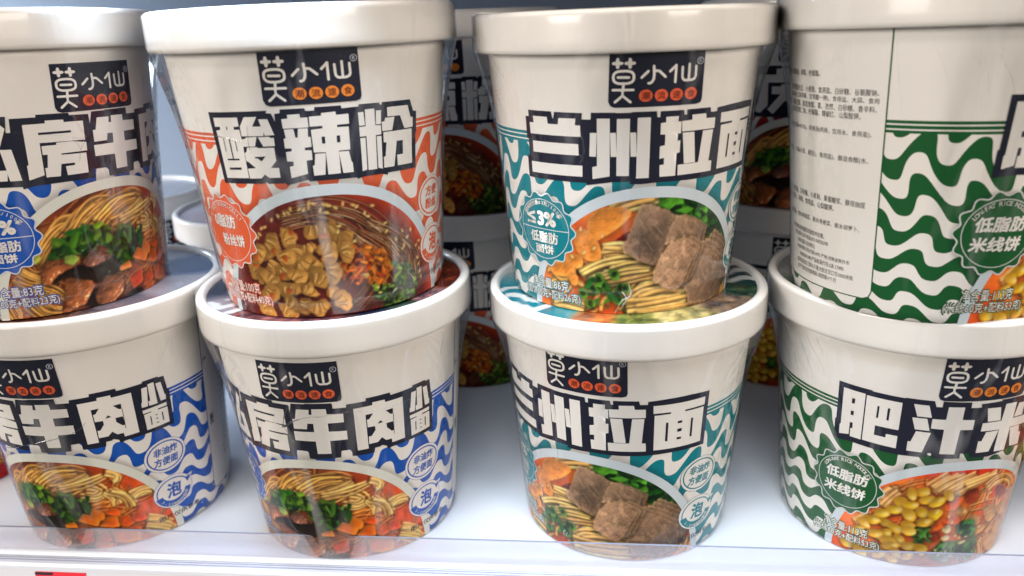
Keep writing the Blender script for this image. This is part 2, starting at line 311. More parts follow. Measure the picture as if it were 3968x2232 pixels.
# ------------------------------------------------------------------ label artwork outlines, millimetres on the wrap
TITLES = json.loads('''{"orange":[[[[-37.46,76.49],[-15.06,76.79],[-15.45,75.9],[-13.74,75.83],[-12.81,72.92],[-12.69,75.63],[-10.88,75.79],[-10.78,77.0],[-3.01,76.99],[-2.89,76.05],[-0.16,76.0],[0.07,77.12],[8.41,77.07],[8.48,76.02],[11.83,76.16],[14.17,76.14],[14.23,76.85],[21.45,76.79],[21.64,76.07],[22.32,76.0],[22.49,76.78],[34.59,76.5],[36.06,72.27],[37.64,72.04],[37.52,64.52],[37.01,64.53],[36.72,51.47],[23.46,51.82],[23.33,51.0],[20.96,51.78],[14.65,51.83],[11.84,51.3],[11.62,51.81],[1.7,52.04],[-4.62,52.03],[-4.83,52.69],[-12.32,51.07],[-12.61,51.84],[-18.9,51.79],[-19.44,52.44],[-20.23,51.87],[-27.16,51.8],[-37.35,51.71]]],[[[-35.54,74.61],[-25.64,74.77],[-25.67,71.75],[-27.7,71.67],[-27.79,70.65],[-25.75,70.64],[-25.51,66.55],[-25.87,53.83],[-35.45,53.65],[-35.44,70.26],[-33.51,70.58],[-33.41,71.62],[-35.66,71.61]],[[-23.15,74.84],[-18.73,74.84],[-20.8,71.61],[-17.8,71.62],[-18.2,74.02],[-15.2,73.98],[-13.79,68.59],[-17.02,68.49],[-17.21,69.69],[-17.49,68.4],[-25.35,68.42],[-25.22,71.71]],[[-23.91,68.0],[-19.94,68.15],[-21.15,64.9],[-25.57,64.84],[-25.49,66.66],[-25.4,67.42],[-24.17,67.54]],[[-19.5,67.98],[-15.7,68.12],[-15.27,67.66],[-14.15,67.68],[-14.23,64.9],[-18.2,64.85]],[[-24.11,64.57],[-20.39,64.68],[-20.35,64.33],[-14.59,64.33],[-14.64,59.8],[-16.95,57.39],[-14.14,57.31],[-14.2,53.9],[-18.04,53.93],[-19.58,55.09],[-20.98,53.75],[-25.51,53.68],[-25.48,57.17],[-22.38,57.39],[-24.79,59.62],[-25.46,59.79],[-25.49,62.68],[-24.75,63.0]],[[-8.72,75.08],[-4.84,75.17],[-4.69,73.9],[-2.51,73.89],[-2.55,70.57],[-10.67,70.59],[-10.69,73.79],[-8.71,73.87]],[[-10.43,70.28],[-7.37,70.27],[-7.15,67.34],[-6.41,67.36],[-5.91,70.33],[-2.84,70.27],[-3.1,67.38],[-2.34,67.33],[-2.38,63.98],[-4.62,63.81],[-4.64,62.9],[-2.54,62.75],[-2.68,59.49],[-4.63,59.38],[-4.75,54.76],[-10.45,53.57],[-10.4,57.51],[-9.0,57.86],[-8.94,59.33],[-10.99,59.44],[-10.95,62.64],[-8.97,62.83],[-8.9,63.83],[-11.04,63.93],[-10.96,67.19],[-10.2,67.36]],[[-2.02,74.07],[1.85,74.15],[1.89,74.99],[6.41,75.17],[6.53,74.04],[10.54,74.08],[10.5,70.73],[6.48,70.71],[6.5,69.89],[10.25,69.77],[10.09,61.9],[6.24,61.85],[6.14,53.99],[1.92,53.96],[1.98,61.74],[-1.92,61.96],[-1.88,69.64],[1.82,69.93],[1.84,70.74],[-2.15,70.8]],[[-1.54,61.47],[1.88,61.43],[0.95,53.98],[-2.79,53.94],[-2.8,57.44],[-2.18,57.56]],[[6.3,61.53],[9.57,61.45],[10.11,57.56],[10.51,57.39],[10.56,53.9],[6.97,53.94],[6.27,60.79]],[[13.74,74.14],[15.58,74.2],[15.81,69.6],[13.84,69.6]],[[20.08,74.15],[21.97,74.11],[21.66,69.38],[19.77,69.46]],[[16.17,74.92],[19.53,74.93],[19.5,69.14],[21.58,68.97],[21.61,65.8],[19.44,65.71],[19.22,53.8],[15.94,53.88],[16.04,65.85],[13.74,65.86],[13.8,69.15],[16.04,69.2]],[[13.84,65.33],[15.63,65.33],[15.46,54.12],[13.76,53.74]],[[19.8,65.31],[21.57,65.23],[21.4,53.58],[19.67,54.13]],[[24.37,74.85],[33.23,74.64],[34.56,70.26],[35.66,70.12],[35.53,66.66],[31.42,66.65],[29.6,71.45],[24.3,71.66]],[[23.44,71.27],[27.16,71.21],[26.01,66.72],[22.01,66.83],[21.99,70.1],[23.0,70.07]],[[22.41,66.4],[34.93,66.13],[34.7,53.57],[27.82,53.74],[27.67,57.61],[30.36,57.63],[30.42,62.56],[27.69,62.64],[26.24,53.7],[22.01,53.82],[22.04,57.7],[22.78,57.81],[23.44,62.68],[22.35,62.84]]],[[[-30.75,71.66],[-30.33,71.7],[-30.4,70.63],[-30.8,70.58]],[[-33.12,67.6],[-32.82,67.61],[-32.93,63.12],[-33.22,63.07]],[[-30.74,67.65],[-30.29,67.6],[-30.36,60.64],[-30.79,60.63]],[[-28.31,67.37],[-28.04,67.37],[-28.1,63.23],[-28.41,63.18]],[[-33.17,60.55],[-28.05,60.69],[-28.07,60.11],[-33.21,59.97]],[[-33.18,57.46],[-28.08,57.62],[-28.05,56.76],[-33.23,56.64]],[[-21.87,61.31],[-18.0,61.42],[-19.81,59.75],[-20.98,60.78],[-21.97,60.85]],[[1.16,67.11],[2.24,67.12],[2.16,64.75],[1.12,64.77]],[[6.03,67.09],[7.11,67.09],[7.03,64.74],[5.93,64.77]]]],"teal":[[[[-45.16,76.86],[-35.27,76.68],[-34.94,74.37],[-34.5,74.34],[-34.01,76.59],[-24.13,76.42],[-24.35,74.27],[-21.24,74.24],[-21.08,76.54],[-13.33,76.48],[-12.96,76.34],[-8.09,76.35],[-8.04,76.54],[0.03,76.55],[0.24,74.51],[1.24,74.5],[1.3,76.47],[9.23,76.42],[9.54,74.85],[10.47,74.82],[10.37,76.5],[19.57,76.54],[19.92,74.92],[22.76,74.9],[22.79,76.19],[30.23,76.73],[39.19,76.95],[47.31,76.5],[47.27,52.5],[42.43,52.51],[31.72,52.47],[26.06,52.27],[21.27,52.1],[13.22,51.99],[2.36,52.09],[-4.65,51.71],[-8.14,51.83],[-8.26,52.71],[-14.4,52.57],[-23.03,51.35],[-23.21,52.16],[-33.24,52.27],[-45.71,52.47],[-47.47,52.63],[-47.27,60.54],[-46.27,60.64],[-46.02,66.57],[-46.9,66.7],[-46.69,74.56],[-45.1,74.63]]],[[[-42.99,74.83],[-37.02,74.75],[-36.82,72.39],[-32.86,72.33],[-32.46,74.54],[-26.41,74.47],[-26.6,72.18],[-24.81,72.18],[-24.8,68.31],[-44.75,68.58],[-44.79,72.51],[-42.92,72.5]],[[-43.98,66.03],[-25.68,65.75],[-25.68,61.8],[-44.11,62.06]],[[-45.41,58.47],[-24.47,58.23],[-24.54,54.3],[-45.45,54.52]],[[-19.17,74.54],[-15.0,74.51],[-15.08,54.63],[-20.93,53.62],[-20.99,57.83],[-19.36,58.27]],[[-12.72,74.38],[-8.56,74.34],[-8.59,54.73],[-12.79,54.79]],[[-6.11,74.58],[-1.87,74.6],[-1.79,53.82],[-6.11,53.8]],[[-21.53,69.7],[-19.32,69.72],[-19.64,61.51],[-21.9,61.58]],[[-14.91,69.72],[-13.02,69.73],[-12.73,61.53],[-14.69,61.5]],[[-8.41,69.7],[-6.51,69.69],[-6.1,61.44],[-8.11,61.46]],[[3.17,74.45],[7.45,74.49],[7.53,72.6],[8.57,72.59],[8.67,68.63],[7.57,68.63],[7.61,66.09],[8.64,66.28],[8.7,62.1],[7.58,61.81],[7.64,53.98],[1.97,53.99],[1.76,58.11],[3.25,58.23],[3.2,60.55],[1.58,60.3],[1.56,64.57],[3.26,64.94],[3.21,68.55],[1.55,68.65],[1.49,72.49],[3.22,72.59]],[[12.41,74.59],[17.77,74.64],[18.12,72.93],[22.02,72.87],[22.12,69.23],[9.07,69.17],[8.82,72.71],[12.51,72.86]],[[9.32,68.74],[13.7,68.75],[15.04,58.05],[10.64,57.99]],[[17.22,68.78],[21.64,68.82],[20.95,57.9],[22.42,57.83],[22.6,54.16],[8.49,54.04],[8.35,57.73],[16.33,57.91]],[[24.75,74.22],[45.47,74.44],[45.44,70.99],[36.94,70.81],[37.07,70.08],[45.14,70.13],[45.25,54.55],[25.46,54.37],[25.3,69.91],[31.39,70.08],[31.41,70.83],[24.85,70.82]]],[[[29.71,66.39],[30.63,66.37],[30.69,57.96],[29.74,58.03]],[[39.81,66.56],[40.7,66.45],[40.78,58.06],[39.87,58.18]],[[34.34,66.35],[36.13,66.43],[36.12,65.34],[34.35,65.34]],[[34.37,62.85],[36.17,62.98],[36.16,61.6],[34.4,61.47]],[[34.35,59.1],[36.21,59.03],[36.16,58.06],[34.37,58.11]]]],"blue":[[[[-48.63,78.27],[-30.7,77.2],[-31.61,71.56],[-30.31,71.5],[-29.82,76.36],[-21.99,76.26],[-21.92,77.16],[-11.66,76.95],[-11.48,76.08],[-4.88,75.82],[-4.78,72.21],[-3.67,76.59],[1.65,76.54],[1.69,76.77],[11.62,76.58],[11.69,74.18],[16.6,74.05],[16.59,74.08],[16.72,75.34],[23.79,75.52],[23.93,76.7],[33.1,76.81],[33.28,75.58],[42.64,75.77],[42.75,76.5],[48.92,76.51],[49.07,75.95],[51.41,75.85],[52.18,69.26],[52.83,69.05],[52.95,52.0],[41.35,52.14],[32.53,51.96],[31.46,51.41],[30.72,51.86],[30.42,53.11],[28.48,54.02],[27.83,53.5],[25.75,53.52],[25.35,51.47],[21.14,51.38],[16.79,51.61],[16.77,54.83],[12.8,54.63],[12.33,51.58],[1.38,51.27],[-0.02,51.46],[-0.04,54.86],[-5.65,55.13],[-5.81,51.81],[-26.36,51.71],[-30.4,50.76],[-30.5,51.73],[-37.35,52.09],[-56.69,52.45]]],[[[-33.43,75.18],[-31.64,73.03],[-37.91,58.36],[-34.09,58.25],[-34.6,64.43],[-34.71,65.69],[-31.19,65.57],[-30.11,54.11],[-33.84,54.18],[-34.11,56.96],[-34.61,54.31],[-43.46,54.58],[-42.54,58.59]],[[-26.45,73.9],[-19.54,73.88],[-19.47,74.85],[-13.71,74.68],[-13.65,73.75],[-7.19,73.59],[-7.44,66.57],[-22.39,67.03],[-22.89,55.21],[-27.96,53.86],[-27.67,59.22],[-27.12,59.51]],[[-22.02,65.83],[-17.31,65.83],[-17.28,66.58],[-12.28,66.57],[-7.18,65.58],[-7.32,62.47],[-16.23,62.49],[-16.26,61.97],[-7.8,61.69],[-8.08,54.16],[-15.44,54.18],[-15.56,57.58],[-12.43,57.62],[-12.35,58.53],[-16.94,58.61],[-17.82,54.16],[-22.44,54.31],[-22.24,57.75],[-21.46,57.77],[-20.64,62.56],[-22.16,62.65]],[[-1.96,74.16],[2.91,74.05],[2.58,71.91],[3.76,71.85],[3.94,74.33],[9.25,74.19],[9.3,71.84],[15.24,71.56],[15.17,67.71],[9.2,67.71],[9.13,63.97],[15.8,63.71],[15.72,59.71],[9.12,59.68],[8.9,53.72],[3.55,53.76],[3.58,59.62],[-4.53,59.83],[-4.54,64.03],[3.62,63.95],[3.78,67.75],[1.53,67.86],[0.95,65.24],[-4.17,65.26],[-4.15,69.64],[-3.02,69.74]],[[-47.35,74.25],[-40.35,74.32],[-40.89,71.68],[-43.35,71.49],[-43.94,69.18],[-41.19,69.24],[-41.81,66.34],[-44.3,66.27],[-43.34,61.42],[-45.33,59.23],[-45.92,62.03],[-47.9,54.84],[-50.82,54.86],[-48.69,62.17],[-52.12,59.32],[-52.95,61.65],[-48.36,66.25],[-51.1,66.25],[-50.2,69.26],[-46.72,69.21],[-46.13,71.42],[-48.14,71.41]],[[19.01,72.99],[26.09,73.18],[26.19,74.39],[30.91,74.36],[31.0,73.16],[38.13,73.22],[38.37,54.1],[32.83,53.96],[32.63,55.81],[30.36,55.86],[28.74,57.66],[27.03,55.94],[23.55,55.91],[23.72,59.34],[24.78,59.35],[26.5,61.71],[26.45,63.54],[23.61,63.64],[23.61,67.06],[24.47,67.19],[26.11,69.47],[23.22,69.42],[23.21,53.9],[19.0,53.84]],[[42.07,73.52],[44.29,73.6],[43.38,64.61],[41.01,64.79],[41.04,66.83],[41.44,66.95]],[[44.61,74.57],[47.03,74.68],[47.25,64.5],[43.91,64.61],[43.84,66.81],[44.59,66.78]],[[47.63,73.68],[49.77,73.64],[50.66,67.36],[51.07,67.11],[50.93,64.97],[48.64,65.01]],[[41.01,63.32],[50.9,63.47],[50.8,61.89],[46.92,61.94],[47.07,61.36],[50.96,61.29],[51.0,53.84],[41.47,53.68],[41.29,61.22],[44.19,61.37],[44.11,61.74],[41.03,61.76]]],[[[-22.26,70.78],[-11.84,70.57],[-11.86,69.78],[-22.29,69.95]],[[31.0,69.39],[33.88,69.53],[33.82,67.13],[32.78,67.26]],[[30.94,63.61],[33.61,63.57],[33.88,59.37],[32.86,59.45],[30.98,61.63]],[[33.82,67.13],[34.07,67.05],[33.91,57.65],[33.7,57.64]],[[27.48,64.32],[28.58,65.6],[29.65,64.49]],[[43.43,59.61],[43.88,59.62],[43.89,55.47],[43.43,55.5]],[[48.24,59.68],[48.77,59.67],[48.81,55.61],[48.3,55.7]],[[45.64,59.59],[46.47,59.57],[46.52,59.11],[45.66,59.15]],[[45.68,57.82],[46.54,57.81],[46.53,57.38],[45.7,57.41]],[[45.68,55.94],[46.49,55.96],[46.51,55.46],[45.7,55.47]]]],"green":[[[[-47.77,77.17],[-36.05,76.96],[-35.9,76.62],[-25.32,76.35],[-25.27,76.61],[-16.32,76.5],[-15.54,74.12],[-13.65,74.12],[-13.59,76.55],[-4.32,76.33],[-4.25,73.97],[-0.54,73.97],[-0.78,75.49],[6.63,75.84],[6.77,76.44],[15.18,76.39],[19.4,76.02],[27.66,51.58],[17.99,53.73],[6.68,51.85],[-0.71,52.33],[-1.16,54.21],[-4.45,54.33],[-4.38,52.12],[-14.22,51.92],[-14.43,54.24],[-15.56,54.22],[-15.9,52.17],[-26.02,51.73],[-41.8,52.33],[-48.72,51.53],[-48.57,60.24],[-48.12,60.6],[-47.88,69.75]]],[[[-45.85,74.98],[-38.08,74.81],[-38.39,54.57],[-42.45,54.64],[-42.43,58.21],[-41.66,58.52],[-41.69,60.93],[-42.75,60.85],[-42.93,55.36],[-46.61,54.26],[-46.57,58.55],[-46.19,58.81]],[[-37.62,74.48],[-26.09,74.22],[-26.19,62.44],[-33.94,62.5],[-34.01,58.28],[-30.11,58.22],[-30.01,59.81],[-26.2,59.8],[-26.24,54.38],[-37.92,54.75]],[[-22.54,74.5],[-17.79,74.44],[-16.36,69.49],[-21.0,69.52]],[[-22.45,68.79],[-17.71,68.88],[-16.35,63.83],[-21.09,63.9]],[[-20.61,63.17],[-15.77,63.02],[-17.61,54.2],[-22.72,54.26],[-22.74,58.4],[-21.81,58.44]],[[-11.66,74.34],[-6.39,74.34],[-6.33,69.02],[-2.07,68.85],[-1.97,64.67],[-6.37,64.68],[-6.54,54.04],[-11.75,54.12],[-11.74,64.75],[-16.04,64.94],[-16.1,68.97],[-11.72,69.0]],[[1.65,73.44],[6.84,73.29],[8.08,67.56],[2.96,67.66]],[[8.76,74.27],[13.53,74.19],[13.79,67.21],[19.67,67.01],[21.68,66.76],[21.95,63.02],[13.63,63.47],[13.89,53.3],[8.81,53.78],[8.58,63.43],[1.15,63.68],[1.16,67.17],[8.55,67.25]],[[14.89,73.47],[17.97,73.21],[18.57,67.51],[14.15,67.66]],[[3.4,63.09],[8.44,63.14],[6.54,54.21],[1.24,54.25],[1.15,59.35],[2.37,59.3]],[[13.75,63.11],[18.61,63.12],[19.59,59.7],[20.92,59.36],[21.82,53.63],[16.22,54.43]]],[[[-42.55,71.48],[-41.47,71.54],[-41.53,69.39],[-42.6,69.33]],[[-42.68,65.99],[-41.58,66.08],[-41.64,64.16],[-42.7,64.16]],[[-33.8,71.07],[-33.13,71.0],[-33.22,65.92],[-33.9,65.82]],[[-30.41,71.01],[-29.63,70.99],[-29.72,65.76],[-30.47,65.79]]]],"red":[[[[-50,50],[48,50],[48,76.5],[-50,76.5]]],[[[-16,75],[-9,75],[-9,72],[-1,72],[-1,68],[-20,68],[-20,56],[-24,52],[-28,53],[-25,58],[-25,72],[-16,72]],[[-18,66],[-13.5,66],[-13.5,67],[-9,67],[-9,66],[-3,66],[-3,62],[-8.5,62],[-1,54],[-4,51.5],[-11,59],[-17,51.5],[-20,54],[-13.5,62],[-18,62]],[[-47,53],[-30,53],[-30,57],[-47,57]],[[-46,59],[-31,59],[-31,62],[-46,62]],[[-46,64],[-31,64],[-31,67],[-46,67]],[[-48,69],[-29,69],[-29,72],[-48,72]],[[-40.5,57],[-36.5,57],[-36.5,75],[-40.5,75]],[[3,54],[7,54],[7,70],[3,70]],[[12,52],[16,52],[16,75],[12,75]],[[20,54],[24,54],[24,70],[20,70]],[[28,70],[46,70],[46,74],[28,74]],[[29,53],[33,53],[33,69],[29,69]],[[36,53],[39,53],[39,69],[36,69]],[[42,53],[45,53],[45,69],[42,69]]],[]]}''')
LOGO = json.loads('''{"panel":[[-15.04,95.34],[15.27,95.47],[15.5,79.84],[15.06,78.56],[13.53,78.11],[-13.49,78.08],[-14.83,78.59],[-15.5,80.06]],"strokes":[[[-12.46,87.91],[-9.16,87.79]],[[-10.79,85.34],[-11.06,83.01]],[[-14.04,83.86],[-7.74,83.77]],[[-11.04,82.3],[-11.03,81.94],[-13.39,79.9]],[[-11.03,81.94],[-8.54,79.81]],[[-3.28,89.56],[-5.25,87.65]],[[-1.57,91.14],[-1.41,88.27],[-1.58,86.87],[-2.08,86.06],[-2.66,85.74],[-3.05,85.76]],[[-1.46,89.39],[-0.97,89.64],[-0.19,89.59],[0.19,89.5],[2.15,87.62]],[[3.6,89.28],[5.46,91.12],[5.44,85.77]],[[7.6,90.42],[7.71,87.38],[7.91,86.66],[8.62,86.15],[10.92,86.15],[11.94,86.51],[12.36,87.33],[12.29,90.53]],[[9.92,91.25],[9.94,86.23]]],"ring":[[-10.76,87.87],[-10.44,89.88],[-7.63,87.71]],"dots":[[-3.82,81.76],[1.16,81.69],[6.14,81.72],[11.12,81.82],[-1.68,81.63]],"stars":[[-12.6,92.34],[-8.85,92.29],[-12.35,93.84],[-10.99,92.33]],"reg":[[13.72,92.17],[14.86,92.1]]}''')
